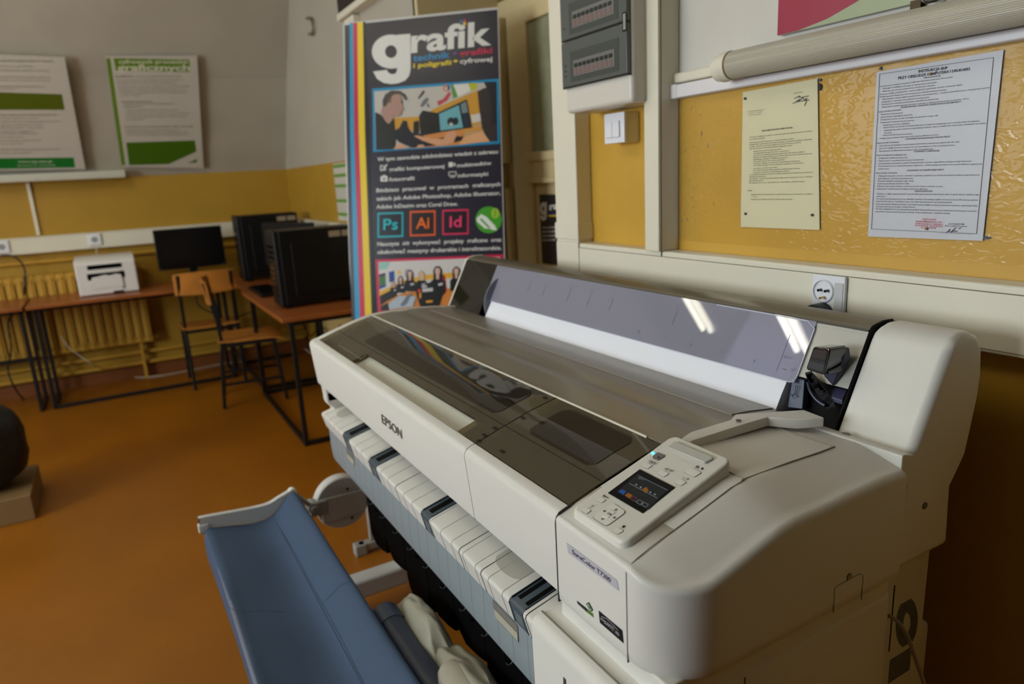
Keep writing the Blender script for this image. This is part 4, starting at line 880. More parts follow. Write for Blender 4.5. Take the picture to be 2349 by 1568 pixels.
# ---- chairs: origin at centre of the seat on the floor, facing +y
def chair(loc, rz, label):
    t = thing('school_chair', (0, 0, 0), label, 'chair', 'school chairs')
    # legs are bent square tube frames left and right
    for s in (-1, 1):
        x = s*.175
        rear = [(x, -.21, 0), (x, -.185, .30), (x, -.165, .44), (x, -.175, .60), (x, -.22, .84)]
        bm = NB()
        for a, b in zip(rear, rear[1:]): bar(bm, a, b, .022, .022)
        obj('leg', bm, BLACKM, t, bevel=.003)
        bm = NB(); bar(bm, (x, .19, 0), (x, .155, .44), .022); obj('leg', bm, BLACKM, t, bevel=.003)
        bm = NB(); bar(bm, (x, -.165, .42), (x, .17, .42), .022); obj('seat_rail', bm, BLACKM, t, bevel=.003)
        bm = NB(); bar(bm, (x, -.20, .16), (x, .18, .16), .018); obj('stretcher', bm, BLACKM, t, bevel=.003)
    bm = NB(); bar(bm, (-.175, .16, .42), (.175, .16, .42), .02); bar(bm, (-.175, -.16, .42), (.175, -.16, .42), .02); obj('cross_rail', bm, BLACKM, t, bevel=.003)
    bm = NB(); nx, ny = 8, 10; G = []
    for i in range(nx+1):
        G.append([])
        for j in range(ny+1):
            x = -.195+.39*i/nx; y = -.19+.41*j/ny; z = .438+.006*(2*abs(i/nx-.5))**2-.022*max(0, (j/ny-.75)/.25)**2+.008*max(0, (.2-j/ny)/.2)
            G[i].append(bm.verts.new((x, y, z)))
    for i in range(nx):
        for j in range(ny): bm.faces.new((G[i][j], G[i+1][j], G[i+1][j+1], G[i][j+1]))
    obj('seat', bm, WOOD, t, solid=.011, bevel=.003, seg=2)
    bm = NB(); G = []
    for i in range(13):
        x = -.205+.41*i/12; c = (2*(i/12)-1)
        G.append([])
        for j in range(5):
            z = .69+.165*j/4; G[i].append(bm.verts.new((x, -.205-.10*(z-.7)-.03*(1-c*c)+.012, z-.008*c*c*(1 if j == 4 else -1 if j == 0 else 0))))
    for i in range(12):
        for j in range(4): bm.faces.new((G[i][j], G[i+1][j], G[i+1][j+1], G[i][j+1]))
    obj('backrest', bm, WOOD, t, solid=.011, bevel=.003, seg=2)
    t.location = loc; t.rotation_euler = (0, 0, rz)
    return t
bpy.context.view_layer.update()
c1 = chair((0, 0, 0), 0, 'beech school chair with its back to us, pushed under the far desk by the monitor')
c2 = copy_tree(c1); c2['label'] = 'beech school chair seen from the side, standing before the corner computer desk'
c1.location = (-5.60, .53, 0); c1.rotation_euler = (0, 0, math.radians(90))
c2.location = (-4.92, .70, 0); c2.rotation_euler = (0, 0, math.radians(-8))

# ---- computer towers
def tower(x0, x1, y0, y1, h, label):
    t = thing('computer_tower', ((x0+x1)/2, (y0+y1)/2, ZT), label, 'computer', 'black computer towers')
    zb = ZT+.02
    bm = NB(); box(bm, x0, x1, y0+.03, y1, zb, zb+h); obj('case', bm, PC, t, bevel=.006)
    bm = NB(); box(bm, x0, x1, y0, y0+.032, zb-.008, zb+h+.004); obj('front_bezel', bm, PC, t, bevel=.012)
    bm = NB(); box(bm, x1-.001, x1+.006, y0+.09, y1-.05, zb+.05, zb+h-.07); obj('side_panel_relief', bm, PC, t, bevel=.006)
    bm = NB()
    for yy in (y0+.05, y1-.05):
        for xx in (x0+.02, x1-.02): box(bm, xx-.012, xx+.012, yy-.02, yy+.02, ZT, zb+.004)
    obj('foot', bm, PC, t)
    bm = NB()
    for k in range(10): box(bm, x0+.03, x1-.03, y0-.002, y0+.003, zb+.05+k*.03, zb+.065+k*.03)
    obj('front_grille', bm, PCG, t)
    bm = NB(); box(bm, x1+.0, x1+.0015, y1-.15, y1-.085, zb+h-.055, zb+h-.022); box(bm, x1, x1+.0015, y1-.075, y1-.015, zb+h-.055, zb+h-.022); obj('sticker', bm, mat('dusty_sticker', (150, 134, 112), .6), t)
    return t
tw = at(651, 711, z=ZT); yA = tw.y+.02
tower(-4.19, -3.985, .765, 1.225, .415, 'large black computer tower on the desk end, nearest the banner')
tower(-5.62, -5.42, .80, 1.24, .46, 'black computer tower at the back of the corner desk')
# monitor between the towers, seen from behind/side
t = thing('monitor', (-4.95, 1.05, ZT), 'black monitor between the two towers, its dark edge showing above them', 'monitor')
bm = NB(); vs = []
for (x, y) in ((-5.20, .93), (-4.72, 1.16), (-4.735, 1.19), (-5.215, .96)):
    vs.append((x, y))
prism(bm, vs, ZT+.13, ZT+.43, 'z'); obj('screen_housing', bm, PC, t, bevel=.005)
bm = NB(); prism(bm, [(-4.99, 1.07), (-4.93, 1.10), (-4.94, 1.13), (-5.0, 1.10)], ZT, ZT+.15, 'z'); box(bm, -5.08, -4.86, 1.0, 1.18, ZT, ZT+.012); obj('stand', bm, PC, t, bevel=.003)
t = thing('keyboard', (-4.7, .85, ZT), 'black keyboard lying on the desk beside the near tower', 'keyboard')
bm = NB(); box(bm, -5.0, -4.53, .755, .90, ZT+.001, ZT+.018); obj('keyboard_body', bm, PC, t, bevel=.005)
bm = NB()
for i in range(20):
    for j in range(5): box(bm, -4.99+i*.0228, -4.972+i*.0228, .768+j*.025, .788+j*.025, ZT+.018, ZT+.026)
tag(obj('keys', bm, PCG, t, smooth=0), kind='stuff')
# left monitor on the far desk
t = thing('monitor', (-5.78, .5, ZT), 'black flat monitor on the far desk between laser printer and chair', 'monitor')
mT, mB = at(350, 528, x=-5.75), at(365, 622, x=-5.75)
bm = NB(); box(bm, -5.785, -5.75, .268, .737, .848, 1.146); obj('screen_housing', bm, PC, t, bevel=.006)
bm = NB(); box(bm, -5.7502, -5.7490, .278, .727, .862, 1.136); obj('screen', bm, mat('dark_screen', (10, 10, 11), .25), t)
bm = NB(); box(bm, -5.80, -5.765, .475, .53, ZT+.01, .90); obj('stand_neck', bm, PC, t, bevel=.004)
bm = NB(); box(bm, -5.88, -5.68, .40, .61, ZT, ZT+.012); obj('stand_base', bm, PC, t, bevel=.004)
bm = NB()
for yy in (.275, .725): disc(bm, (-5.7488, yy+(.008 if yy < .5 else -.008), .856), (1, 0, 0), .004, .002, 8)
obj('corner_light', bm, mat('grey_dot', (110, 110, 110), .5), t)
# laser printer
t = thing('laser_printer', (-5.72, -.06, ZT), 'white laser printer standing on the far desk under the wall socket', 'printer')
LW = mat('laser_white', (225, 220, 214), .4)
y0, y1 = -.253, .118; xf = -5.63
bm = NB(); prism(bm, [(-5.98, ZT+.005), (xf, ZT+.005), (xf, ZT+.225), (xf-.03, ZT+.25), (-5.95, ZT+.262), (-5.98, ZT+.24)], y0, y1, 'y'); body = obj('body', bm, LW, t, bevel=.010)
bm = NB(); box(bm, xf-.001, xf+.004, y0+.075, y1-.085, ZT+.182, ZT+.212); obj('control_panel', bm, PCG, t, bevel=.003)
bm = NB(); box(bm, xf-.01, xf+.002, y0+.065, y1-.075, ZT+.110, ZT+.155); obj('paper_slot', bm, PCG, t, bevel=.003)
bm = NB(); vs = [(y0+.085, ZT+.05), (y1-.095, ZT+.05), (y1-.10, ZT+.132), (y1-.13, ZT+.140), (y1-.17, ZT+.132), (y0+.17, ZT+.140), (y0+.13, ZT+.132), (y0+.09, ZT+.128)]
prism(bm, vs, xf-.002, xf+.006); obj('front_tray', bm, LW, t)
bm = NB(); box(bm, xf, xf+.003, y0+.085, y0+.1, ZT+.055, ZT+.08); box(bm, xf, xf+.003, y1-.165, y1-.10, ZT+.008, ZT+.02); obj('dark_recess', bm, PCG, t)
bm = NB(); box(bm, xf, xf+.001, y0+.155+.11, y1-.0842, ZT+.03, ZT+.16); obj('seam', bm, mat('seam_grey', (150, 146, 140), .5), t)

# cables
def cable(name, pts, r, m, lab, n=8):
    bm = NB(); tube(bm, curve_pts(pts, n), r, 8); return tag(obj(name, bm, m), lab, 'cable')
KB = mat('cable_black', (14, 13, 12), .5); KW = mat('cable_white', (190, 180, 160), .5)
Ff = lambda X, Y, **k: at(X/2.751, 480+Y/2.751, **k)
cable('power_cable', [Ff(0, 290, x=-6.03), Ff(70, 292, x=-6.0), Ff(130, 330, x=-5.99), Ff(158, 400, x=-5.99), Ff(150, 520, x=-5.99), Ff(150, 580, x=-6.04)], .006, KB, 'black power cable looping down from the far socket at left edge')
cable('network_cable', [Ff(385, 800, x=-5.90), Ff(430, 865, x=-5.90), Ff(500, 920, x=-5.90), Ff(600, 985, x=-5.88), Ff(720, 1030, z=.02, ), Ff(850, 1058, z=.006), Ff(1000, 1050, z=.006), Ff(1200, 1015, z=.006), Ff(1400, 975, z=.006), Ff(1650, 945, z=.006)], .004, KW, 'long pale cable sagging to the floor behind the far desk')
cable('power_cable', [Ff(100, 640, x=-5.72), Ff(50, 720, x=-5.7), Ff(70, 880, x=-5.7), Ff(50, 1010, x=-5.72), Ff(90, 1120, x=-5.74), Ff(145, 1195, z=.008), Ff(150, 1200, z=.006)], .006, KB, 'black cable hanging from left desk down to the floor')
cable('printer_cable', [Ff(610, 240, x=-6.03), Ff(608, 285, x=-6.01), Ff(600, 330, x=-6.0), Ff(600, 380, x=-6.0)], .004, KW, 'white cable dropping from socket behind the laser printer')
cable('monitor_cable', [Ff(1240, 520, x=-5.95), Ff(1250, 600, x=-5.95), Ff(1350, 660, x=-5.95), Ff(1450, 690, x=-5.95), Ff(1600, 640, x=-5.95)], .005, KB, 'black cable drooping under far desk behind the chairs')
cable('tower_cable', [at(690, 735, y=1.2), at(712, 770, y=1.2), at(735, 752, y=1.19), at(757, 800, y=1.2), at(780, 745, y=1.2)], .005, KB, 'black cable tangle behind the near desk legs')
cable('tower_cable', [at(700, 800, y=1.24), at(725, 815, y=1.22), at(760, 812, y=1.22), at(790, 800, y=1.2)], .005, KW, 'pale cable lying low behind the near desk legs')

# dark bag on a box, left edge
t = thing('storage_box', (-3.8, -.85, 0), 'brown cardboard box on floor at the left edge, under the black bag', 'box')
e = at(74, 1165, z=.02)
bm = NB(); box(bm, -4.05, -3.62, -1.1, -.503, 0, .12); obj('carton', bm, mat('carton_brown', (128, 98, 56), .7), t, bevel=.004)
bm = NB(); box(bm, -4.051, -3.619, -.86, -.81, .0, .1205); obj('packing_tape', bm, mat('tape', (150, 120, 80), .4), t)
t = thing('black_bag', (-3.84, -.80, .12), 'slumped black bag resting on the cardboard box at left edge', 'bag')
bm = NB(); bmesh.ops.create_uvsphere(bm, u_segments=40, v_segments=24, radius=1)
for v in bm.verts:
    p = v.co.copy(); n_ = mn.noise(p*2.3+Vector((3, 1, 7)))*.10+mn.noise(p*6)*.04
    p *= 1+n_
    p.x = math.copysign(abs(p.x)**.75, p.x)*.19; p.y = math.copysign(abs(p.y)**.7, p.y)*.24; z = math.copysign(abs(p.z)**.8, p.z)
    v.co = Vector((-3.83, -.735, .122)) + Vector((p.x, p.y, max(0, .20+z*.20)))
obj('bag_body', bm, mat('black_nylon', (15, 15, 15), .55, bump=(30, .5, .01)), t, smooth=60)
bm = NB(); tube(bm, curve_pts([(-3.80, -.84, .46), (-3.78, -.81, .53), (-3.79, -.75, .545), (-3.80, -.70, .47)], 6), .011, 8); obj('carry_handle', bm, mat('black_nylon', (15, 15, 15), .55), t)
# ================================================================== THE WIDE PRINTER
PW = mat('printer_warm_white', (218, 215, 206), .42, bump=(900, .05, .0004))
PWd = mat('printer_groove', (92, 88, 80), .6)
SLATE = mat('slate_blue_plastic', (72, 84, 92), .4)
SLATED = mat('slate_dark', (38, 46, 54), .35)
BK = mat('deep_black_plastic', (5, 5, 6), .55, spec=.12)
XL, XS, XE, XR = -2.159, -.763, -.605, -.525
P = thing('wide_format_printer', (-1.35, .8, 0), 'big white wide-format printer in the foreground with smoked covers and colour control screen', 'printer')
def ease(y, T):
    for (a, b), (c, d_) in zip(T, T[1:]):
        if a <= y <= c: return b+(d_-b)*(y-a)/(c-a)
    return T[0][1] if y < T[0][0] else T[-1][1]
TOP = [(.482, .932), (.505, .941), (.56, .959), (.62, .977), (.68, .991), (.74, .9935), (.83, .9925), (.90, .988), (.96, .980), (1.02, .966)]
top = lambda y: ease(y, TOP)
# --- front apron and left frame in one shell
bm = NB()
prism(bm, [(.494, .797), (.482, .925), (.4835, .931), (.488, .937), (.496, .941), (.507, .9435), (.507, .925), (.52, .80)], XL, XS-.0006)
fr_ = obj('front_apron', bm, PW, P, bevel=.003, seg=3, angle=25)
bm = NB()
ol = [(.500, .797), (.487, .90), (.486, .928), (.495, .940)]+[(y, top(y)+.002) for y in (.56, .62, .68, .74, .83, .90, .96, 1.0)]+[(1.022, .962), (1.022, .80)]
prism(bm, ol, XL, XL+.034); obj('left_side_frame', bm, PW, P, bevel=.006, seg=3, angle=50)
# lower inner parts below the apron, left end block
bm = NB(); box(bm, XL+.012, XS, .585, 1.0, .665, .80); obj('chassis', bm, mat('chassis_grey', (150, 148, 146), .5), P)
bm = NB(); prism(bm, [(.50, .797), (.505, .735), (.52, .72), (.53, .60), (.60, .55), (1.0, .55), (1.0, .797)], XL+.004, XL+.05); obj('left_end_block', bm, PW, P, bevel=.006)
bm = NB(); box(bm, XL+.006, XL+.05, .503, .56, .742, .775); obj('end_block_step', bm, PW, P, bevel=.004)
bm = NB(); box(bm, XL+.03, XL+.45, .55, .60, .730, .7975); obj('left_inner_block', bm, PW, P, bevel=.003)
# --- interior under the smoked covers
INT = mat('interior_taupe', (92, 84, 70), .5)
bm = NB(); box(bm, XL+.03, XS, .508, .95, .80, .865); obj('interior_floor', bm, INT, P)
def in_y(a, b, z0, z1, x0, x1, m, name, bev=.002):
    bm = NB(); box(bm, x0, x1, a, b, z0, z1); return obj(name, bm, m, P, bevel=bev)
# shelf seen through the cut-out of the cover
xcL, xcR = at(822, 835, y=.52).x, at(1060, 992, y=.52).x
bm = NB(); prism(bm, [(.507, .865), (.507, .9395), (.514, .934), (.530, .9365), (.548, .942), (.562, .950), (.564, .865)], XL+.034, XS-.002); obj('front_shelf', bm, mat('shelf_cream', (206, 203, 186), .45), P, bevel=.002)
sh = at(921, 885, y=.53)
bm = NB(); box(bm, sh.x-.004, sh.x+.006, .522, .535, .925, .934); obj('cover_sensor_pin', bm, mat('grey_pin', (70, 70, 66), .5), P, bevel=.001)
in_y(.575, .60, .865, .925, XL+.05, XS, mat('rail_dark', (24, 22, 20), .35), 'carriage_rail')
in_y(.62, .65, .865, .945, XL+.05, XS, mat('interior_dark', (34, 31, 28), .4), 'platen_beam')
in_y(.60, .618, .865, .90, XL+.05, XS, mat('interior_steel', (110, 104, 92), .3, .6), 'guide_shaft')
# ink tube/belt under the right part
bm = NB(); a0 = at(1190, 980, z=.93); a1 = at(1262, 1040, z=.93)
tube(bm, curve_pts([at(1188, 975, z=.925), at(1215, 1005, z=.925), at(1245, 1028, z=.925), at(1275, 1046, z=.925), at(1400, 1110, z=.92)], 6), .003, 8); obj('ink_tube', bm, BK, P)
# --- smoked front cover: thin curved sheet, with the cut-out at its front edge
SMK = film('smoked_cover_plastic', (206, 194, 160), .3, .03, 1.5, (150, 138, 112))
SMK2 = film('smoked_cover_window', (190, 180, 156), .2, .015, 1.5, (96, 88, 74))
def cov(y): return top(y)+.0015
def cover_part(name, x0, x1, y0, y1, m, z_off=0, ny=14, parent=None, round_=None):
    bm = NB(); ys = [y0+(y1-y0)*i/ny for i in range(ny+1)]
    sheet(bm, [(y, cov(y)+z_off) for y in ys], x0, x1, .0022)
    return obj(name, bm, m, parent or P, smooth=30)
XSP = -1.052      # parting line between the hinged cover and the fixed cover (measured at the seam)
sA_, sB_ = at(1093, 1021, z=.943), at(1283, 909, z=.99)
XSP = (sA_.x+sB_.x)/2
XC0 = XL+.036
CV = cover_part('hinged_cover', XC0, XSP-.001, .546, .681, SMK)
cover_part('cover_left_lip', XC0, xcL-.01, .508, .546, SMK, parent=CV)
cover_part('cover_right_lip', xcR+.008, XSP-.001, .508, .546, SMK, parent=CV)
bm = NB(); prism(bm, [(XL+.04, .5465), (xcL-.004, .5465), (xcL-.01, .54), (xcL-.018, .5465)], .9555, .9575, 'z'); bm.free()
CV2 = cover_part('fixed_cover', XSP+.001, XS-.002, .508, .681, SMK)
# border lines moulded in the covers
LINE = mat('cover_moulding_line', (26, 23, 20), .35)
def ln(name, pts, w, m, parent=P, dz=.0018):
    """thin moulded line on the top surface through (x,y) points"""
    bm = NB()
    for (xa, ya), (xb, yb_) in zip(pts, pts[1:]):
        k = max(1, int(math.hypot(xb-xa, yb_-ya)/.02)) if abs(yb_-ya) > .004 else 1
        for i in range(k):
            s, e = i/k, (i+1)/k
            pa = Vector((xa+(xb-xa)*s, ya+(yb_-ya)*s, 0)); pb = Vector((xa+(xb-xa)*e, ya+(yb_-ya)*e, 0))
            d_ = (pb-pa).normalized(); n_ = Vector((-d_.y, d_.x, 0))*w/2
            q = [pa+n_, pa-n_, pb-n_, pb+n_]
            ngon(bm, [(v.x, v.y, cov(v.y)+dz-.0015) for v in q])
    return obj(name, bm, m, parent, smooth=0)
ln('cover_parting_line', [(XSP, .508), (XSP, .681)], .0022, LINE, P, .0022)
ln('moulding_line', [(XC0, .567), (XS-.003, .567)], .0012, LINE, CV2, .002)
ln('cover_front_line', [(xcL-.01, .546), (xcR+.004, .546)], .0018, LINE, CV, .0021)
# clear windows inside the covers
def window_patch(name, x0, x1, y0, y1, par, r=.014):
    bm = NB(); pts = []
    for cx_, cy_, a0 in ((x1-r, y1-r, 0), (x0+r, y1-r, 90), (x0+r, y0+r, 180), (x1-r, y0+r, 270)):
        for k in range(5):
            t = math.radians(a0+k*22.5); pts.append((cx_+r*math.cos(t), cy_+r*math.sin(t)))
    # rows so that the patch follows the curve
    ny = 8; R0 = []
    for i in range(ny+1):
        y = y0+(y1-y0)*i/ny; d_ = 0
        if y < y0+r: d_ = r-math.sqrt(max(0, r*r-(y0+r-y)**2))
        if y > y1-r: d_ = r-math.sqrt(max(0, r*r-(y-(y1-r))**2))
        R0.append((bm.verts.new((x0+d_, y, cov(y)+.0012)), bm.verts.new((x1-d_, y, cov(y)+.0012))))
    for i in range(ny): bm.faces.new((R0[i][0], R0[i][1], R0[i+1][1], R0[i+1][0]))
    return obj(name, bm, SMK2, par, smooth=60)
wl0 = at(900, 775, z=.975).x; wl1 = at(1265, 905, z=.985).x
window_patch('cover_window', -1.905, XSP-.055, .578, .668, CV); window_patch('cover_window', XSP+.055, XS-.045, .578, .668, CV2)
fr4 = [at(u, v, z=.972) for u, v in ((775, 774), (793, 764), (844, 740), (899, 771), (827, 805), (775, 774))]
ln('cover_corner_frame', [(p.x, min(max(p.y, .51), .679)) for p in fr4], .0035, mat('pale_moulding', (120, 112, 98), .3), CV, .0021)
# little raised warning marks
for (u, v) in ((1110, 985), (1097, 992), (1150, 1018), (1135, 978), (1198, 944), (1250, 918)):
    c = at(u, v, z=.962 if v > 960 else .985); bm = NB()
    for q in range(3):
        zz = cov(c.y)+.0012; a = Vector((c.x+q*.005-.006, c.y-.003, zz)); b = Vector((c.x+q*.005-.002, c.y+.003, cov(c.y+.003)+.0012)); bar(bm, a, b, .0007)
        a = Vector((c.x+q*.005-.006, c.y+.003, cov(c.y+.003)+.0012)); b = Vector((c.x+q*.005-.003, c.y-.003, zz)); bar(bm, a, b, .0007)
    obj('moulded_mark', bm, LINE, P, smooth=0)
# white hinge line and the grey rear deck
bm = NB(); box(bm, XC0-.002, -.80, .6815, .6850, top(.683)-.012, top(.683)+.0042); obj('hinge_strip', bm, mat('strip_pale', (214, 208, 190), .3), P, bevel=.0008)
bm = NB(); ys = [.685+(.962-.685)*i/18 for i in range(19)]
sheet(bm, [(y, top(y)+.0022-(.004 if .775 < y < .80 else 0)) for y in ys], XC0, XS+.0, .004)
obj('rear_deck', bm, mat('deck_taupe_satin', (136, 128, 112), .34, coat=.12), P, smooth=40)
bm = NB(); ys = [.86+(.962-.86)*i/10 for i in range(11)]
sheet(bm, [(y, top(y)+.0042) for y in ys], XC0+.06, -.79, .003); obj('feed_lip', bm, mat('feed_lip_grey', (140, 134, 120), .3), P, smooth=40)
bm = NB(); box(bm, XL+.034, -2.09, .87, 1.03, .955, .988); obj('left_cover_corner', bm, mat('corner_grey', (170, 166, 152), .4), P, bevel=.006)

# --- roll of paper in the bay
RL, RR = -1.885, -.785
RO = thing('paper_roll', (-1.3, 1.06, .95), 'roll of white plotter paper loaded under the clear rear lid of the printer', 'paper')
PAP = mat('plotter_paper', (236, 236, 242), .6)
bm = NB(); pr_ = [(.955, .965), (.9625, .979), (.977, 1.006), (.9915, 1.031), (1.006, 1.052), (1.020, 1.070), (1.037, 1.086), (1.058, 1.098), (1.080, 1.104), (1.10, 1.098), (1.12, 1.07), (1.125, 1.02), (1.10, .97), (1.05, .95), (.98, .945)]
prism(bm, pr_, RL, RR); obj('paper', bm, PAP, RO, smooth=50)
bm = NB(); disc(bm, (RL-.006, 1.055, 1.015), (1, 0, 0), .088, .006, 48); disc(bm, (RL-.016, 1.055, 1.015), (1, 0, 0), .05, .02, 32); obj('end_flange', bm, mat('flange_grey', (110, 112, 124), .35), RO)

# --- rear lid
A0, B0 = (.9625, .9765), (1.045, 1.134)
def lp(t, off=0):
    dy, dz = B0[0]-A0[0], B0[1]-A0[1]; L_ = math.hypot(dy, dz); return (A0[0]+dy*t-off*dz/L_, A0[1]+dz*t+off*dy/L_)
def lid_panel(name, x0, x1, t0, t1, o0, o1, m, parent=P, bevel=0):
    bm = NB(); prism(bm, [lp(t0, o0), lp(t1, o0), lp(t1, o1), lp(t0, o1)], x0, x1); return obj(name, bm, m, parent, bevel=bevel)
XT = -.672
TAUPE = mat('smoky_taupe_gloss', (96, 86, 68), .42, coat=.1)
bm = NB(); prism(bm, [(.9615, .975), (1.0445, 1.135), (1.07, 1.143), (1.105, 1.142), (1.13, 1.11), (1.135, 1.0), (1.09, .90), (.965, .90)], XL-.001, XL+.016); obj('lid_left_end', bm, PW, P, bevel=.003)
TR = [(1.043, 1.131), (1.047, 1.1365), (1.056, 1.1395), (1.072, 1.1420), (1.098, 1.1415), (1.112, 1.137), (1.124, 1.125), (1.130, 1.10)]
bm = NB(); sheet(bm, TR, XL+.016, XT, .003); LT = obj('lid_top_trim', bm, TAUPE, P, smooth=35)
lid_panel('lid_lower_edge', XL+.016, XT, .965, .985, .0, .002, LINE, LT)
SILV = mat('lid_silver_film', (176, 174, 164), .28, coat=.3)
lid_panel('lid_frame_upper', XL+.20, XT, .935, .978, -.002, .0005, SILV)
tb = (1.030-A0[1])/(B0[1]-A0[1])
lid_panel('lid_frame_right', -.768, XT+.0, tb+.07, .978, -.004, -.0005, SILV)
LIDC = film('clear_lid_plastic', (228, 228, 240), .5, .008, 1.5, (186, 184, 202))
lid_panel('clear_lid', -1.925, -.768, tb-.01, .975, .0008, .0030, LIDC, bevel=0)
bm = NB()
e0_, e1_ = lp(tb-.008, .0035), lp(.965, .0035)
for (a, b) in (((-1.925, *lp(tb-.01, .003)), (-.775, *lp(tb-.01, .003))), ((-.767, *lp(tb+.05, .003)), (-.767, *lp(.90, .003))), ((-.767, *lp(tb+.05, .003)), (-.775, *lp(tb-.01, .003))), ((-.767, *lp(.90, .003)), (-.785, *lp(.965, .003))), ((-1.0, *lp(.967, .003)), (-.785, *lp(.965, .003)))): bar(bm, a, b, .0014)
obj('clear_lid_edge', bm, mat('bright_edge', (210, 210, 220), .15), P)
# printed inch and arrow marks on the clear lid
MK = mat('lid_mark', (112, 110, 132), .5)
for k in range(14):
    x = -1.85+k*.082; bm = NB()
    text_3d(bm, ('36"', '24"', 'A1', '30"', 'B1', 'A2')[k % 6] if k % 2 else '|||', (x, *lp(tb+.10, .0034)), (1, 0, 0), (0, B0[0]-A0[0], B0[1]-A0[1]), .005); obj('lid_mark', bm, MK, P, smooth=0)
for k, x in enumerate((-1.70, -1.62, -1.50, -1.41, -1.32, -1.10)):
    bm = NB(); bar(bm, (x, *lp(.62, .0034)), (x, *lp(.80, .0034)), .0007); text_3d(bm, ('44', '42', '36', '24', '17', 'A0')[k], (x-.008, *lp(.82, .0034)), (1, 0, 0), (0, B0[0]-A0[0], B0[1]-A0[1]), .007); obj('lid_mark', bm, MK, P, smooth=0)
bm = NB(); bar(bm, (-.81, *lp(.40, .0034)), (-.81, *lp(.80, .0034)), .0006); text_3d(bm, 'INCH', (-.806, *lp(.55, .0034)), (1, 0, 0), (0, B0[0]-A0[0], B0[1]-A0[1]), .005); text_3d(bm, 'mm', (-.80, *lp(.43, .0034)), (1, 0, 0), (0, B0[0]-A0[0], B0[1]-A0[1]), .004)
obj('lid_scale_mark', bm, MK, P, smooth=0)
SMK3 = film('smoked_lid_plastic', (60, 58, 52), .35, .03, 1.5, (50, 48, 42))
lid_panel('smoked_lid_left', XL+.016, -1.925, .03, .98, .0005, .003, SMK3)
# roll bay interior
bm = NB(); box(bm, XL+.02, XT, 1.126, 1.134, .93, 1.11); box(bm, XL+.02, XT, .965, 1.13, .90, .935); obj('roll_bay', bm, BK, P)
bm = NB(); prism(bm, [(.968, .935), (.968, .975), (1.0, 1.02), (1.05, 1.10), (1.12, 1.10), (1.12, .935)], XL+.018, XL+.11); obj('left_roll_holder', bm, BK, P)
bm = NB(); prism(bm, [(.955, .93), (1.00, .975), (1.035, 1.05), (1.12, 1.09), (1.12, .93)], -.765, XT); obj('right_roll_holder', bm, BK, P)
# blue-grey tabs and lever in the right bay
q = [at(1818, 862, y=1.0), at(1845, 872, y=1.0), at(1840, 938, y=.985), at(1806, 934, y=.985)]
bm = NB(); vs = [bm.verts.new(p) for p in q]; vb = [bm.verts.new(p+Vector((0, .015, 0))) for p in q]
bm.faces.new(vs); bm.faces.new(vb[::-1])
for i in range(4): bm.faces.new((vs[i], vs[(i+1) % 4], vb[(i+1) % 4], vb[i]))
TABM = mat('blue_grey_tab', (84, 92, 108), .4)
obj('arrow_tab', bm, TABM, P, bevel=.0015)
bm = NB()
for s in ([(1830, 886), (1826, 884), (1822, 906), (1815, 904), (1822, 914), (1832, 908), (1827, 907), (1830, 886)],): 
    for a, b in zip(s, s[1:]): bar(bm, at(*a, y=.990), at(*b, y=.990), .0008)
obj('arrow_mark', bm, mat('tab_mark', (40, 44, 52), .5), P)
# ribbed wheel
bm = NB()
c_ = at(1862, 858, y=1.0)
for k in range(16):
    t = math.radians(200+k*7); 
    pa = at(1850+10*math.sin(k/15*1.3)+k*2.2, 862+k*4.6, y=.985); pb = at(1864+12*math.sin(k/15*1.2)+k*2.6, 858+k*4.3, y=.985)
    bar(bm, pa, pb, .0022, .012)
obj('ribbed_wheel', bm, mat('wheel_black', (16, 16, 20), .3), P)
bm = NB(); tube(bm, curve_pts([at(1853, 876, y=.985), at(1860, 898, y=.982), at(1875, 918, y=.98), at(1893, 930, y=.98)], 5), .003, 10); obj('curved_guide', bm, mat('dark_blue_plastic', (38, 38, 60), .35), P)
bm = NB(); q = [at(1889, 904, y=.985), at(1912, 886, y=1.01), at(1944, 893, y=1.01), at(1933, 918, y=.985)]
vs = [bm.verts.new(p) for p in q]; vb = [bm.verts.new(p-Vector((0, 0, .008))) for p in q]
bm.faces.new(vs); bm.faces.new(vb[::-1])
for i in range(4): bm.faces.new((vs[i], vs[(i+1) % 4], vb[(i+1) % 4], vb[i]))
obj('grip_tab', bm, mat('blue_violet_plastic', (62, 62, 92), .4), P, bevel=.0015)
# smoked knob standing through the lid
KN = mat('knob_black_gloss', (10, 10, 12), .08, coat=1)
fy = .962
K0 = [at(u, v, y=fy) for u, v in ((1867, 795), (1902, 797), (1908, 812), (1905, 850), (1889, 872), (1850, 848), (1850, 845), (1862, 806))]
K0 = [at(u, v, y=fy) for u, v in ((1868, 795), (1900, 797), (1904, 803), (1893, 855), (1888, 860), (1850, 848), (1849, 842), (1864, 798))]
bm = NB(); Ab = [bm.verts.new(p) for p in K0]; Bb = [bm.verts.new(Vector((p.x+.0055, p.y+.036, p.z-.001))) for p in K0]
bm.faces.new(Ab); bm.faces.new(Bb[::-1]); n = len(K0)
for i in range(n): bm.faces.new((Ab[i], Ab[(i+1) % n], Bb[(i+1) % n], Bb[i]))
KO = obj('roll_lock_lever', bm, KN, P, bevel=.004, seg=3)
c0 = sum(K0, Vector())/n
bm = NB(); Ab = [bm.verts.new(c0+(p-c0)*.80+Vector((0, -.0008, 0))) for p in K0]; bm.faces.new(Ab)
obj('smoked_window', bm, film('knob_window', (120, 120, 124), .25, .02, 1.5, (110, 110, 114)), KO)
K1 = [at(u, v, y=.992) for u, v in ((1894, 800), (1934, 799), (1937, 824), (1910, 886), (1888, 862))]
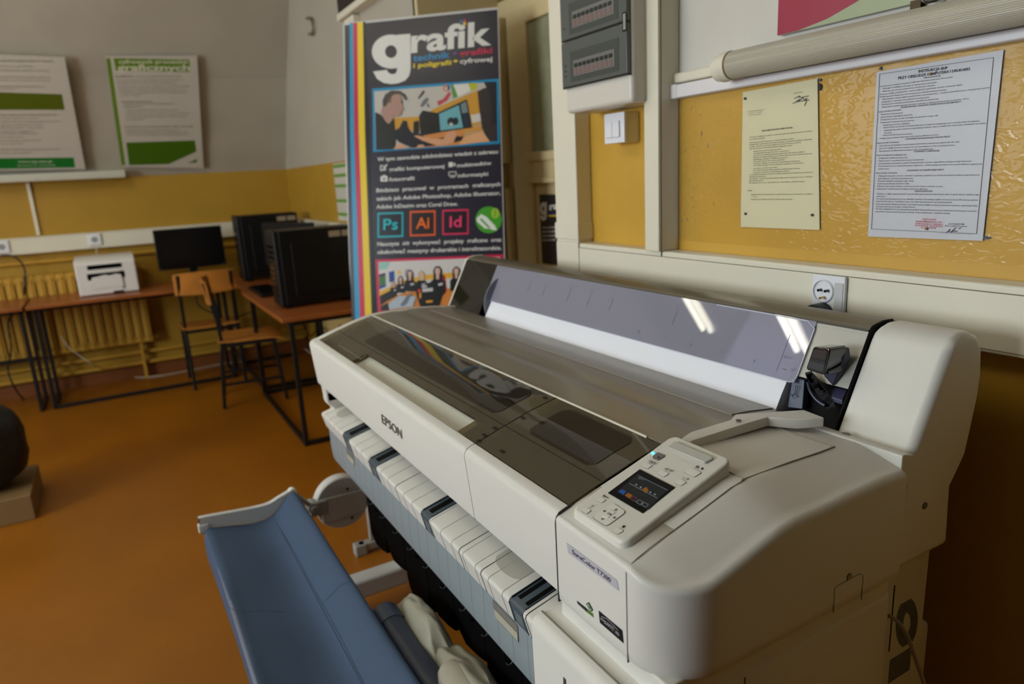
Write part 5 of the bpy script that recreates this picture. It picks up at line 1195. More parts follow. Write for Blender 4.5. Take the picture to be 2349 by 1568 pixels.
bm = NB(); Ab = [bm.verts.new(p) for p in K1]; Bb = [bm.verts.new(p+Vector((.001, .016, 0))) for p in K1]; bm.faces.new(Ab); bm.faces.new(Bb[::-1])
for i in range(5): bm.faces.new((Ab[i], Ab[(i+1) % 5], Bb[(i+1) % 5], Bb[i]))
obj('lever_stem', bm, mat('dark_blue_plastic', (38, 38, 60), .35), KO, bevel=.003)

# --- right rear cap
cap = [(.93, .79), (.955, .965), (.9635, .978), (1.036, 1.120), (1.044, 1.132), (1.056, 1.1385), (1.075, 1.1430), (1.098, 1.1425), (1.118, 1.134), (1.134, 1.108), (1.140, 1.070), (1.138, 1.035), (1.128, .985), (1.118, .94), (1.098, .912), (1.084, .895), (1.090, .80), (1.082, .79)]
bm = NB(); prism(bm, cap, XT+.004, -.541)
CP = obj('right_rear_cap', bm, PW, P, bevel=.022, seg=5, angle=75)
bm = NB(); prism(bm, [(.9595, .970), (1.0415, 1.1325), (1.055, 1.1400), (1.075, 1.1437), (1.10, 1.1425), (1.10, 1.10), (1.0, .97)], XT+.0012, XT+.0040); obj('cap_gap', bm, BK, P)
hl = at(2121, 1159, x=-.541); bm = NB(); disc(bm, (-.541, hl.y, hl.z), (1, 0, 0), .0055, .003, 16); obj('screw_hole', bm, PWd, P)
# ledge strip with screw in front of the cap
bm = NB(); prism(bm, [(.929, .94), (.929, .9875), (.936, .9885), (.958, .982), (.962, .9735), (.962, .94)], XS, -.535); obj('rear_ledge', bm, PW, P, bevel=.002)
sc_ = at(1932, 1004, z=.982); bm = NB(); disc(bm, (sc_.x, .946, .9860), (0, 0, 1), .0065, .002, 20); disc(bm, (sc_.x, .946, .9873), (0, 0, 1), .0035, .002, 6); obj('ledge_screw', bm, mat('screw_grey', (150, 148, 138), .35, .4), P)
bm = NB(); prism(bm, [(sc_.x+.012, .9), (sc_.x+.0135, .9), (sc_.x+.0135, .97), (sc_.x+.012, .97)], .94, .9815, 'z'); bm.free()

# --- right control block, lofted outline with a big soft shoulder
def smooth01(t): t = min(1, max(0, t)); return t*t*(3-2*t)
XS2 = XS+.0006
TOPB = [(.482, .932), (.526, .948), (.60, .969), (.665, .989), (.70, .9935), (.80, .9935), (.88, .9915), (.93, .985)]
tb_ = lambda y: ease(y, TOPB)
per = []
for i in range(5): per.append((XS2+(XE-XS2)*i/4, .482, 0.0))
for k in range(1, 13):
    t = math.radians(-90+k*7.5); per.append((XE+.08*math.cos(t), .562+.08*math.sin(t), .02+.97*k/12))
for i in range(1, 15): per.append((XR, .562+(.928-.562)*i/14, 1.0))
bm = NB(); rings = []
ZB = .795
for (x, y, w) in per:
    if w == 0: ox, oy = 0, -1
    elif w >= 1: ox, oy = 1, 0
    else:
        ox, oy = x-XE, y-.562; L_ = math.hypot(ox, oy); ox /= L_; oy /= L_
    ins = .012 if w == 0 else .0795; rr_ = .008+.005*w
    hh = lambda px_, py_: tb_(min(py_, .928))-(.033-.012*max(0, (py_-.75)/.18))*max(0, (px_-XE)/.08)**1.12
    ze = hh(x-ox*rr_, y-oy*rr_); drop = rr_
    col = [bm.verts.new((x-ox*.006, y-oy*.006, ZB)), bm.verts.new((x-ox*.001, y-oy*.001, ZB+.006)), bm.verts.new((x, y, ZB+.02)), bm.verts.new((x, y, (ZB+ze-drop)/2))]
    for k in range(0, 7):
        a = math.radians(90*k/6); col.append(bm.verts.new((x-ox*rr_*(1-math.cos(a)), y-oy*rr_*(1-math.cos(a)), ze-drop+rr_*math.sin(a))))
    for k in range(1, 9):
        o_k = rr_+(ins-rr_)*k/8; col.append(bm.verts.new((x-ox*o_k, y-oy*o_k, hh(x-ox*o_k, y-oy*o_k))))
    rings.append(col)
for a, b in zip(rings, rings[1:]):
    for k in range(len(a)-1): bm.faces.new((a[k], b[k], b[k+1], a[k+1]))
inner = [r[-1] for r in rings]
left = [bm.verts.new((XS2, v.co.y, v.co.z)) for v in inner]
for i in range(len(inner)-1):
    if i < 5 and abs(inner[i].co.y-inner[i+1].co.y) < 1e-5: continue
    try: bm.faces.new((left[i], inner[i], inner[i+1], left[i+1]))
    except ValueError: pass
bl = [bm.verts.new((XS2, v.co.y, ZB)) for v in inner]
bm.faces.new([r[0] for r in rings]+[bl[-1], bl[0]])
bm.faces.new([r for r in rings[-1]]+[left[-1], bl[-1]])
bmesh.ops.remove_doubles(bm, verts=bm.verts[:], dist=1e-5)
CB = obj('control_block', bm, PW, P, smooth=60)
# seams of the block
def vline(name, x, y, z0, z1, w=.0014, parent=P, m=PWd, ny=(0, -1)):
    bm = NB(); box(bm, x-w/2, x+w/2, y-.0006, y+.002, z0, z1); return obj(name, bm, m, parent, smooth=0)
bm = NB(); prism(bm, [(.4812, .797), (.4812, .925), (.4832, .932), (.488, .938), (.50, .942), (.51, .945), (.51, .90), (.50, .797)], XS-.0008, XS+.0010); obj('apron_seam', bm, mat('dark_gap', (40, 38, 34), .6), P, smooth=0)
bm = NB(); prism(bm, [(.4936, .797), (.4816, .925), (.4831, .931), (.4876, .9375), (.4958, .9415), (.507, .944), (.507, .94), (.50, .80)], XSP-.0004, XSP+.0004); obj('apron_joint', bm, mat('fine_seam', (120, 115, 100), .6), P, smooth=0)
bm = NB(); box(bm, XE-.0007, XE+.0007, .4814, .484, .797, .926)
yy = [.484, .49, .50]+[.52+i*.02 for i in range(9)]
S_ = []
for y in yy:
    z = tb_(y)+.0006 if y > .5 else {.484: .929, .49: .9345, .50: .9392}[y]
    S_.append((XE, y, z))
S_ += [(XE+.002, .70, .9942), (-.628, .735, .9942), (-.640, .92, .9925)] if False else []
for a, b in zip(S_, S_[1:]): bar(bm, a, b, .0012, .0008)
S2 = [at(1704, 1097, z=.994), at(1812, 1060, z=.994), at(1880, 1036, z=.994), at(1915, 1023, z=.993)]
S2 = [Vector((XE, .68, .9925))]+[Vector((p.x, min(p.y, .928), tb_(min(p.y, .928))+.0006)) for p in S2]
for a, b in zip(S2, S2[1:]): bar(bm, a, b, .0013, .0022)
q = [at(1604, 1026, z=.994), at(1690, 1060, z=.994), at(1708, 1097, z=.994)]
obj('shoulder_seam', bm, mat('fine_seam', (120, 115, 100), .6), P, smooth=0)
bm = NB()
q = [at(u, v, z=.9941) for u, v in ((1585, 1026), (1764, 972), (1911, 1022))]
q2 = [at(u, v, z=.9941) for u, v in ((1640, 1062), (1708, 1098))]
for L2 in (q, q2):
    for a, b in zip(L2, L2[1:]):
        a = Vector((a.x, min(a.y, .927), tb_(min(a.y, .927))+.0005)); b = Vector((b.x, min(b.y, .927), tb_(min(b.y, .927))+.0005)); bar(bm, a, b, .0009, .002)
obj('top_plate_seam', bm, mat('fine_seam2', (150, 144, 126), .6), P, smooth=0)
# little access flap with screw on the side
bm = NB(); f_ = [at(1912, 1405, x=XR), at(1914, 1350, x=XR), at(1922, 1342, x=XR), at(1972, 1315, x=XR), at(1980, 1320, x=XR), at(1976, 1375, x=XR)]
for a, b in zip(f_, f_[1:]): bar(bm, a, b, .0008)
obj('side_flap_seam', bm, mat('flap_seam', (96, 88, 70), .6), P, smooth=0)
s_ = at(1948, 1321, x=XR); bm = NB(); disc(bm, (XR, s_.y, s_.z), (1, 0, 0), .005, .003, 18); obj('side_screw', bm, mat('screw_steel', (120, 120, 110), .25, .9), P)

# --- control panel
pz = lambda y: .9465+(y-.498)*(1.0085-.9465)/.182
px0, px1, py0, py1 = -.747, -.628, .497, .690
bm = NB()
Lp = [(px0, py0), (px1, py0), (px1, py1), (px0, py1)]
vs0 = [bm.verts.new((x, y, pz(y)-.022)) for x, y in Lp]; vs1 = [bm.verts.new((x, y, pz(y)+.002)) for x, y in Lp]
bm.faces.new(vs0[::-1]); bm.faces.new(vs1)
for i in range(4): bm.faces.new((vs0[i], vs0[(i+1) % 4], vs1[(i+1) % 4], vs1[i]))
bmesh.ops.bevel(bm, geom=[e for e in bm.edges if abs(e.verts[0].co.z-e.verts[1].co.z) > .015 and abs(e.verts[0].co.y-e.verts[1].co.y) < 1e-4], offset=.014, segments=6, affect='EDGES', profile=.5)
CPN = obj('control_panel', bm, mat('panel_white', (216, 213, 202), .4), P, bevel=.005, seg=3, angle=50)
sl = (1.0085-.9465)/.182
PP = Plane((0, .498, .9485), (0, -sl, 1))
def pbox(name, pts, h, m, parent=CPN, bevel=.0008, e=0, **k):
    bm = NB(); A_ = [bm.verts.new(PP.pt(u, v, e)+PP.n*0) for u, v in pts]; B_ = [bm.verts.new(v.co+PP.n*h) for v in A_]
    bm.faces.new(A_[::-1]); bm.faces.new(B_); n = len(A_)
    for i in range(n): bm.faces.new((A_[i], A_[(i+1) % n], B_[(i+1) % n], B_[i]))
    return obj(name, bm, m, parent, bevel=bevel, **k)
Z9 = lambda *P_: [(1250+x/4.698, 1000+y/4.697) for x, y in P_]
SCR = pbox('screen_bezel', Z9((1025, 360), (1405, 555), (1055, 835), (680, 615)), .0012, mat('screen_black', (10, 10, 11), .3, spec=.3), bevel=.0004)
ART9 = lambda: None
bm = NB(); ms = [mat('lit_screen', (18, 22, 25), .45, emit=((40, 48, 54), .10)), mat('lit_blue', (30, 80, 150), .3, emit=((36, 90, 160), .12)), mat('lit_amber', (120, 74, 14), .4, emit=((210, 130, 30), .14)), mat('lit_rose', (150, 50, 80), .3, emit=((150, 50, 80), .12)), mat('lit_grey', (130, 136, 140), .3, emit=((140, 150, 156), .2))]
def sp_(pts, mi, e): ngon(bm, [PP.pt(u, v, e) for u, v in Z9(*pts)], mi)
sp_([(1000, 405), (1330, 575), (1105, 790), (770, 600)], 0, .0016)
sp_([(910, 505), (1215, 665), (1212, 669), (907, 509)], 4, .0018); sp_([(1010, 425), (1325, 580), (1322, 583), (1007, 428)], 4, .0018)
for i, (x, y, mi) in enumerate(((838, 600, 1), (905, 640, 2), (955, 672, 3), (1022, 712, 4), (1080, 740, 4))):
    o_2 = [(x-45, y-6), (x-8, y-30), (x+40, y-6), (x+4, y+30)]; sp_(o_2, mi, .0019)
    if mi >= 3: c_x = sum(p[0] for p in o_2)/4; c_y = sum(p[1] for p in o_2)/4; sp_([(c_x+(p[0]-c_x)*.8, c_y+(p[1]-c_y)*.8) for p in o_2], 0, .0021)
sp_([(1050, 565), (1095, 545), (1120, 590), (1075, 610)], 2, .0019)
for x, y in ((985, 520), (1032, 547), (1135, 602), (1185, 625)): sp_([(x-14, y), (x, y-10), (x+14, y+2), (x, y+12)], 4, .0019)
obj('screen_picture', bm, ms, SCR, smooth=0)
bm = NB(); text_px(bm, '20°C', Z9((1000, 455))[0], Z9((1068, 478))[0], 3.4, PP, .0021, (.55, -.83)); obj('screen_lettering', bm, ms[4], SCR, smooth=0)
BTN = mat('button_white', (222, 219, 208), .38)
RIM = mat('button_shadow_gap', (120, 114, 98), .6)
def button(P4):
    cx = sum(p[0] for p in P4)/4; cy = sum(p[1] for p in P4)/4
    def rnd(P_, k=.15):
        out = []
        for i, p in enumerate(P_):
            a_, c_2 = P_[i-1], P_[(i+1) % len(P_)]
            for w0, w1, w2 in ((k, 1-k, 0), (k*.3, 1-k*.6, k*.3), (0, 1-k, k)): out.append((a_[0]*w0+p[0]*w1+c_2[0]*w2, a_[1]*w0+p[1]*w1+c_2[1]*w2))
        return out
    g_ = [(cx+(p[0]-cx)*1.05, cy+(p[1]-cy)*1.05+2) for p in P4]
    r_ = pbox('button', Z9(*rnd(P4)), .0011, BTN, bevel=.0006)
    pbox('button_gap', Z9(*rnd(g_)), .0003, RIM, parent=r_, bevel=.0001)
    return r_
for b4 in ([(1035, 316), (1108, 352), (1162, 320), (1090, 285)], [(1208, 402), (1280, 440), (1342, 405), (1270, 368)], [(1498, 385), (1612, 443), (1692, 395), (1580, 340)], [(1392, 498), (1470, 536), (1532, 498), (1455, 462)],
           [(550, 688), (613, 721), (663, 688), (600, 655)], [(390, 802), (453, 838), (505, 803), (442, 768)], [(725, 1020), (790, 1058), (852, 1022), (788, 985)]): button(b4)
BIG = button([(508, 868), (668, 972), (880, 818), (735, 722)]); 
r_ = pbox('button', Z9((615, 868), (680, 890), (765, 830), (705, 795)), .0018, BTN, bevel=.0006)
pw = pbox('power_button', Z9((1160, 222), (1215, 178), (1293, 208), (1290, 225), (1222, 265), (1165, 245)), .0014, mat('power_grey', (112, 110, 104), .35), bevel=.001)
pbox('power_light', Z9((1145, 180), (1165, 172), (1186, 184), (1165, 200)), .0012, mat('lit_cyan_led', (60, 200, 255), .3, emit=((60, 200, 255), 4)), bevel=.0003)
pbox('status_light_bar', Z9((1322, 132), (1405, 70), (1810, 240), (1808, 262), (1735, 300), (1715, 300)), .0035, mat('translucent_bar', (186, 184, 174), .15, coat=.6), bevel=.0012)
bm = NB()
U9 = (.66, -.75)
text_px(bm, 'Menu', Z9((622, 645))[0], Z9((682, 672))[0], 4.6, PP, .0006, U9, .015)
text_px(bm, 'OK', Z9((668, 835))[0], Z9((712, 858))[0], 5.6, PP, .0021, U9, .01)
for t_ in (((742, 798), (772, 796), (772, 776)), ((622, 802), (654, 794), (640, 818)), ((728, 876), (762, 886), (752, 862)), ((606, 900), (612, 880), (638, 886))): ngon(bm, [PP.pt(u, v, .0021) for u, v in Z9(*t_)])
for s9 in ([(1120, 270), (1135, 258), (1155, 272), (1140, 290), (1120, 270)], [(1160, 285), (1190, 280), (1195, 295), (1170, 300), (1160, 285)], [(1145, 275), (1165, 285)], [(1290, 345), (1330, 368)], [(1325, 340), (1300, 360)], [(1340, 355), (1380, 378)], [(1378, 368), (1345, 380)], [(1485, 440), (1500, 455), (1495, 462)],
   [(485, 765), (505, 760), (520, 745), (505, 740)], [(1212, 228), (1225, 218), (1236, 226), (1226, 238), (1212, 228)]):
    for a, b in zip(s9, s9[1:]): bar(bm, PP.pt(*Z9(a)[0], .0016), PP.pt(*Z9(b)[0], .0016), .0005)
for r9 in ([(1618, 335), (1640, 312), (1647, 315), (1625, 338)], [(1635, 340), (1657, 318), (1664, 321), (1642, 344)], [(1678, 345), (1700, 335), (1712, 350), (1690, 362)], [(825, 975), (850, 955), (870, 968), (845, 990)], [(1650, 342), (1660, 338), (1664, 343), (1655, 347)]): ngon(bm, [PP.pt(u, v, .0006) for u, v in Z9(*r9)])
text_px(bm, 'A', Z9((1520, 465))[0], Z9((1548, 470))[0], 4.4, PP, .0006, U9, .02)
obj('panel_lettering', bm, mat('panel_ink', (34, 32, 34), .5), CPN, smooth=0)
# raised rim around the panel
pass

# --- white lever behind the panel
lv = [(1541, 1019), (1584, 990), (1676, 962), (1687, 949), (1844, 939), (1891, 957), (1828, 962), (1762, 956), (1700, 974), (1589, 1010), (1563, 1026)]
lz = 1.012
bm = NB(); A_ = [bm.verts.new(at(u, v, z=lz-.010*max(0, (1700-u)/150))) for u, v in lv]; B_ = [bm.verts.new(v.co-Vector((0, 0, .016))) for v in A_]
bm.faces.new(A_); bm.faces.new(B_[::-1]); n = len(A_)
for i in range(n): bm.faces.new((A_[i], A_[(i+1) % n], B_[(i+1) % n], B_[i]))
LVR = obj('paper_lever', bm, PW, P, bevel=.002, angle=50)
c = at(1694, 964, z=lz); bm = NB(); disc(bm, (c.x, c.y, lz+.0002), (0, 0, 1), .0042, .001, 16); obj('lever_hole', bm, PWd, LVR)

# --- writing on the front
FP = Plane((0, .494, .797), (0, -.128, -.012)); 
fn = Vector((0, -(.925-.797), -(.494-.482))).normalized(); FP = Plane((0, .4940, .797), fn)
bm = NB()
g0, g1 = (876, 978), (925, 1006)
bm = NB(); text_px(bm, 'EPSON', (876, 968.5), (922, 1006), 20, FP, .0016, (-.10, -1), .012)
o_ = obj('maker_lettering', bm, mat('satin_chrome', (120, 118, 112), .4, .5), P, smooth=0)
FP = Plane((0, .4818, .85), (0, -1, 0))
bm = NB(); C1 = [(1299.5, 1244), (1415, 1330), (1419.5, 1355), (1303.5, 1268)]; ngon(bm, [FP.pt(u, v, .0004) for u, v in C1]); 
LB = obj('model_label', bm, mat('pale_lilac_label', (184, 182, 190), .35), P, smooth=0)
bm = NB(); text_px(bm, 'SureColor T7200', (1313, 1269), (1401, 1336), 10.5, FP, .0009, (-.12, -1), .006); obj('model_lettering', bm, mat('label_ink', (60, 56, 66), .5), LB, smooth=0)
Zs = lambda P_: [(1280+x/6.03, 1220+y/6.03) for x, y in P_]
bm = NB(); ngon(bm, [FP.pt(u, v, .0004) for u, v in Zs([(560, 1082), (888, 1358), (906, 1537), (580, 1252)])])
LX = obj('black_badge', bm, mat('badge_black', (16, 15, 18), .3), P, smooth=0)
bm = NB(); text_px(bm, 'PRECISION', Zs([(592, 1208)])[0], Zs([(778, 1345)])[0], 5, FP, .0008, (-.1, -1), .02); text_px(bm, 'XD', Zs([(790, 1392)])[0], Zs([(848, 1440)])[0], 7, FP, .0008, (-.1, -1), .02)
for s in ([(640, 1255), (700, 1295), (770, 1365)], [(600, 1165), (680, 1200), (780, 1300), (830, 1360)]):
    for a, b in zip(s, s[1:]): bar(bm, FP.pt(*Zs([a])[0], .0008), FP.pt(*Zs([b])[0], .0008), .0005)
obj('badge_lettering', bm, mat('badge_grey', (176, 176, 180), .4), LX, smooth=0)
bm = NB(); pts = [(260, 945), (390, 1050), (480, 1135), (490, 1178), (400, 1108), (268, 985)]
ngon(bm, [FP.pt(u, v, .0004) for u, v in Zs([(260, 945), (405, 1062), (400, 1108), (268, 985)])]); ngon(bm, [FP.pt(u, v, .0004) for u, v in Zs([(405, 1062), (482, 1130), (490, 1178), (400, 1108)])], 1)
ngon(bm, [FP.pt(u, v, .0006) for u, v in Zs([(385, 992), (425, 966), (483, 1078), (455, 1100)])]); ngon(bm, [FP.pt(u, v, .0008) for u, v in Zs([(398, 997), (420, 984), (468, 1074), (450, 1088)])], 2); ngon(bm, [FP.pt(u, v, .001) for u, v in Zs([(418, 1030), (434, 1020), (452, 1056), (440, 1064)])], 1)
obj('green_badge', bm, [mat('badge_dark', (40, 44, 38), .4), mat('badge_green', (84, 122, 40), .4), mat('badge_pale', (150, 170, 140), .4)], P, smooth=0)

# --- output guides with blue clips
R1 = lambda u, v: at(u, v, y=.489).x
rx = {k: R1(*v) for k, v in dict(c1a=(787, 998), c1b=(801, 1006), c2a=(847, 1064), c2b=(864, 1071), s1=(907, 1100), c3a=(967, 1182), c3b=(986, 1199), s2=(1053, 1241), s3=(1104, 1299), c4a=(1167.6, 1357.6), c4b=(1200, 1388.5), s4=(1207, 1395), end=(1226, 1413)).items()}
GP = [(.575, .728), (.4935, .7075), (.4885, .7045), (.487, .699), (.498, .657), (.505, .652), (.60, .652), (.60, .728)]
def guide(x0, x1):
    bm = NB(); prism(bm, GP, x0, x1); return obj('output_guide', bm, PW, P, bevel=.0015, seg=2, angle=20)
xs_ = [XL+.025, rx['c1a'], rx['c1b'], rx['c2a'], rx['c2b'], rx['c3a'], rx['c3b'], rx['c4a'], rx['c4b'], rx['end']]
gs = [guide(a, b) for a, b in zip(xs_[::2], xs_[1::2])]
# grooves across each guide
bm = NB()
GL = [(.573, .7275), (.4935, .7078), (.488, .7045), (.4865, .699), (.4975, .657)]
def groove(x, w=.0006):
    for (a, b), (c, d_) in zip(GL, GL[1:]): bar(bm, (x, a, b+.0002), (x, c, d_+.0002), w, .0006)
random.seed(3)
for x in [rx['s1'], rx['s2'], rx['s3'], rx['s4']]: groove(x, .0016)
obj('guide_joint', bm, mat('joint_dark', (70, 66, 58), .6), gs[2], smooth=0)
x = XL+.06
while x < -.83:
    if all(not (rx[a]-.006 < x < rx[b]+.006) for a, b in (('c1a', 'c1b'), ('c2a', 'c2b'), ('c3a', 'c3b'), ('c4a', 'c4b'))):
        bm = NB(); groove(x, .0005); obj('guide_groove', bm, mat('groove_grey', (172, 168, 156), .6), P, smooth=0)
    x += .052
# hand recess patches on the guide tops
for (x0, x1) in ((rx['c4a']-.115, rx['c4a']-.022), (XL+.08, XL+.15)):
    bm = NB(); pts = [(x0, .575), (x1, .575)]+[((x0+x1)/2+(x1-x0)/2*math.cos(t), .53-.016*math.sin(t)) for t in [math.pi*k/10 for k in range(11)]]
    ngon(bm, [(x, y, .728-(.575-y)*.2515+.0005) for x, y in pts]); obj('grip_recess', bm, mat('recess_grey', (182, 180, 168), .4), P, smooth=0)
for a, b in (('c1a', 'c1b'), ('c2a', 'c2b'), ('c3a', 'c3b'), ('c4a', 'c4b')):
    x0, x1 = rx[a], rx[b]
    G2 = [(.572, .7255), (.4945, .7058), (.4900, .703), (.4885, .698), (.498, .657), (.505, .654), (.59, .654), (.59, .7255)]
    bm = NB(); prism(bm, G2, x0, x1); k = obj('blue_clip', bm, SLATE, P, bevel=.001)
    nb_ = 1 if a != 'c4a' else 2
    w = (x1-x0)
    for i in range(nb_):
        c0_ = x0+w*((i+.5)/nb_) if nb_ == 2 else x0+w*.45; hw = w*.11 if nb_ == 2 else w*.2
        bm = NB(); f_y = lambda y: .7255-(.572-y)*.2542+.0004
        vs = [bm.verts.new(p) for p in ((c0_-hw, .502, f_y(.502)), (c0_+hw, .502, f_y(.502)), (c0_+hw, .556, f_y(.556)), (c0_-hw, .556, f_y(.556)))]; bm.faces.new(vs); obj('clip_slot', bm, BK, k, smooth=0)
    for xx in (x0+.0008, x1-.0008):
        bm = NB(); bar(bm, (xx, .571, .7270), (xx, .4935, .7073), .0018, .002); bar(bm, (xx, .488, .700), (xx, .4978, .658), .0018, .002); obj('clip_edge', bm, SLATED, k)
    bm = NB(); vs = [bm.verts.new(p) for p in ((x0+w*.25, .4893, .692), (x1-w*.15, .4893, .692), (x1-w*.22, .4958, .664), (x0+w*.22, .4958, .664))]; bm.faces.new(vs); obj('clip_face', bm, mat('slate_light', (106, 116, 120), .4), k, smooth=0)
# skirt under the guides
SKM = mat('skirt_blue_grey', (140, 149, 152), .42)
SK_ = [(.4995, .656), (.500, .60), (.503, .560), (.508, .545), (.53, .535), (.53, .60), (.56, .655)]
bm = NB(); prism(bm, SK_, XL+.045, -.808); sk_o = obj('lower_skirt', bm, SKM, P, bevel=.003, angle=25)
x = XL+.075
while x < -.83: bm = NB(); bar(bm, (x, .4996, .655), (x, .5000, .60), .0006, .0006); bar(bm, (x, .5000, .60), (x, .5030, .562), .0006, .0006); x += .054; obj('skirt_groove', bm, mat('skirt_line', (120, 127, 134), .6), sk_o, smooth=0)
for u, v, u2 in ((1130, 1390, 1188), (795, 1040, 812)):
    a = at(u, v, y=.498); b_x = at(u2, v+70 if u > 1000 else v+20, y=.498).x
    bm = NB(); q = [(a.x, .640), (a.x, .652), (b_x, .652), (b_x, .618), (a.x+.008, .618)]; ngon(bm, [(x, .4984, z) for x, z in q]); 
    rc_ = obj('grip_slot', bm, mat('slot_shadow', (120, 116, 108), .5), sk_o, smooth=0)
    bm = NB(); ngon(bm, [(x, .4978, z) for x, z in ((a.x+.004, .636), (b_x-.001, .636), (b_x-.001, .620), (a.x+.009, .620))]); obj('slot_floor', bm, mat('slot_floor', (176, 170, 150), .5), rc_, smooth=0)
for i in range(14):
    x = XL+.10+i*.098; bm = NB()
    tube(bm, [(x, .507+.007*math.cos(t), .540-.007*math.sin(t)) for t in [math.pi*k/6 for k in range(7)]], .0009, 6, False)
    obj('skirt_hook', bm, mat('hook_pale', (120, 124, 130), .3), sk_o)

# --- lower right body with ink bay
bm = NB(); LBP = [(.455, .20), (.4485, .75), (.452, .762), (.462, .7685), (.94, .7685), (.945, .20)]
prism(bm, LBP, -.800, -.538); LBD = obj('ink_bay_body', bm, PW, P, bevel=.014, seg=4, angle=50)
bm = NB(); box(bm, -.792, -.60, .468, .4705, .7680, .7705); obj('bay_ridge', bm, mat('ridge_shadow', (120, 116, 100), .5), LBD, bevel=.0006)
bm = NB(); prism(bm, [(.4485, .795), (.50, .795), (.50, .765), (.475, .765)], XS, -.61); bm.free()
bm = NB(); box(bm, XS-.01, -.54, .492, .93, .76, .80); obj('neck', bm, PW, P, bevel=.003)
yv = at(1709, 1535, x=-.538).y
bm = NB(); box(bm, -.5388, -.5372, yv-.0008, yv+.0008, .2, .757); obj('side_seam', bm, mat('dark_gap', (40, 38, 34), .6), LBD, smooth=0)
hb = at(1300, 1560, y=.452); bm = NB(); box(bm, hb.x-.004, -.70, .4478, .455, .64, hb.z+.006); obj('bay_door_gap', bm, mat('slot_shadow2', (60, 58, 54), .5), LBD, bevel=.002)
# electronics box at the rear with fan grille
XG = -.548
bm = NB(); prism(bm, [(.90, .30), (.90, .795), (1.060, .795), (1.074, .79), (1.070, .30)], -.95, XG-.012); EB = obj('electronics_box', bm, mat('rear_box_white', (206, 202, 190), .45), P, bevel=.004)
xg = XG-.012
GR = mat('grille_black', (8, 8, 8), .6)
cf = at(2080, 1428, x=xg)
bm = NB()
for k in range(-18, 19):
    z = k*.0032; R_o, R_i = .048, .020
    if abs(z) >= R_o*.9: continue
    wo = math.sqrt(R_o**2-z*z)*.62; wi = math.sqrt(R_i**2-z*z)*.5 if abs(z) < R_i else 0
    segs = [(-wo, -wi), (wi, wo)] if wi else [(-wo, wo)]
    for a, b in segs: box(bm, xg-.001, xg+.0006, cf.y+a-.2*z, cf.y+b-.2*z, cf.z+z-.0008, cf.z+z+.0008)
obj('fan_grille', bm, GR, EB, smooth=0)
bm = NB(); cg = at(2064, 1524, x=xg)
for k in range(12): box(bm, xg-.001, xg+.0006, cg.y-.03, cg.y+.03, cg.z-.022+k*.0038, cg.z-.0202+k*.0038)
obj('vent_grille', bm, GR, EB, smooth=0)
l0 = at(2052, 1342, x=xg); bm = NB(); box(bm, xg-.001, xg+.0008, l0.y-.0012, l0.y+.0012, l0.z-.12, l0.z); obj('panel_gap', bm, GR, EB, smooth=0)
bm = NB(); bu = at(2137, 1440, x=xg); box(bm, -.62, xg-.006, 1.05, 1.108, bu.z-.13, bu.z+.008); obj('rear_bulge', bm, mat('rear_box_white', (206, 202, 190), .45), EB, bevel=.01)
# stand: side panels, cross beams, feet
STM = mat('stand_white', (204, 203, 198), .45)
for x in (XL+.09, -.60):
    st = None
    bm = NB(); box(bm, x-.03, x+.03, .66, .95, .14, .70); st = obj('stand_leg', bm, STM, P, bevel=.006)
    bm = NB(); box(bm, x-.035, x+.035, .38, 1.02, .075, .14); obj('stand_foot', bm, STM, st, bevel=.010)
    for y in (.43, .97):
        bm = NB(); disc(bm, (x, y, .034), (1, 0, 0), .034, .03, 24); box(bm, x-.022, x+.022, y-.02, y+.02, .05, .08); obj('caster', bm, BK, st, bevel=.002)
bm = NB(); box(bm, XL+.1, -.62, .84, .90, .30, .46); obj('stand_beam', bm, STM, P, bevel=.006)
# black paper guides hanging under the skirt
bm = NB(); box(bm, -1.86, -.80, .56, .585, .435, .66); obj('black_back_panel', bm, BK, P)
for i in range(7):
    x = -1.835+i*.147
    bm = NB()
    zl = (.395, .415, .375, .418, .435, .385, .43)[i]; y0_, y1_ = .516, .556
    A_ = [(x, y0_, .56), (x+.1465, y0_, .56), (x+.1465, y0_, zl+.018), (x+.11, y0_, zl+.008), (x+.05, y0_, zl), (x+.012, y0_, zl+.02), (x, y0_, zl+.05 if i else zl+.09)]
    prism(bm, [(p[0], p[2]) for p in A_], y0_, y1_, 'y')
    g = obj('black_paper_guide', bm, mat('matt_black_plastic', (4, 4, 4), .7, spec=.05), P, bevel=.004)
    bm = NB(); tube(bm, [(x+.09, .517, .545), (x+.095, .507, .54), (x+.10, .507, .53), (x+.102, .515, .525)], .0022, 6); obj('guide_peg', bm, BK, g)

# --- paper catch basket of blue cloth with its arms
BS = thing('paper_catch_basket', (-1.6, .25, .4), 'blue cloth paper basket on white arms hanging in front of the printer', 'basket')
CL = mat('blue_basket_cloth', (56, 75, 101), .75, bump=(500, .25, .001), noise=(3, .06))
bxl = -2.085; bxr = -.70
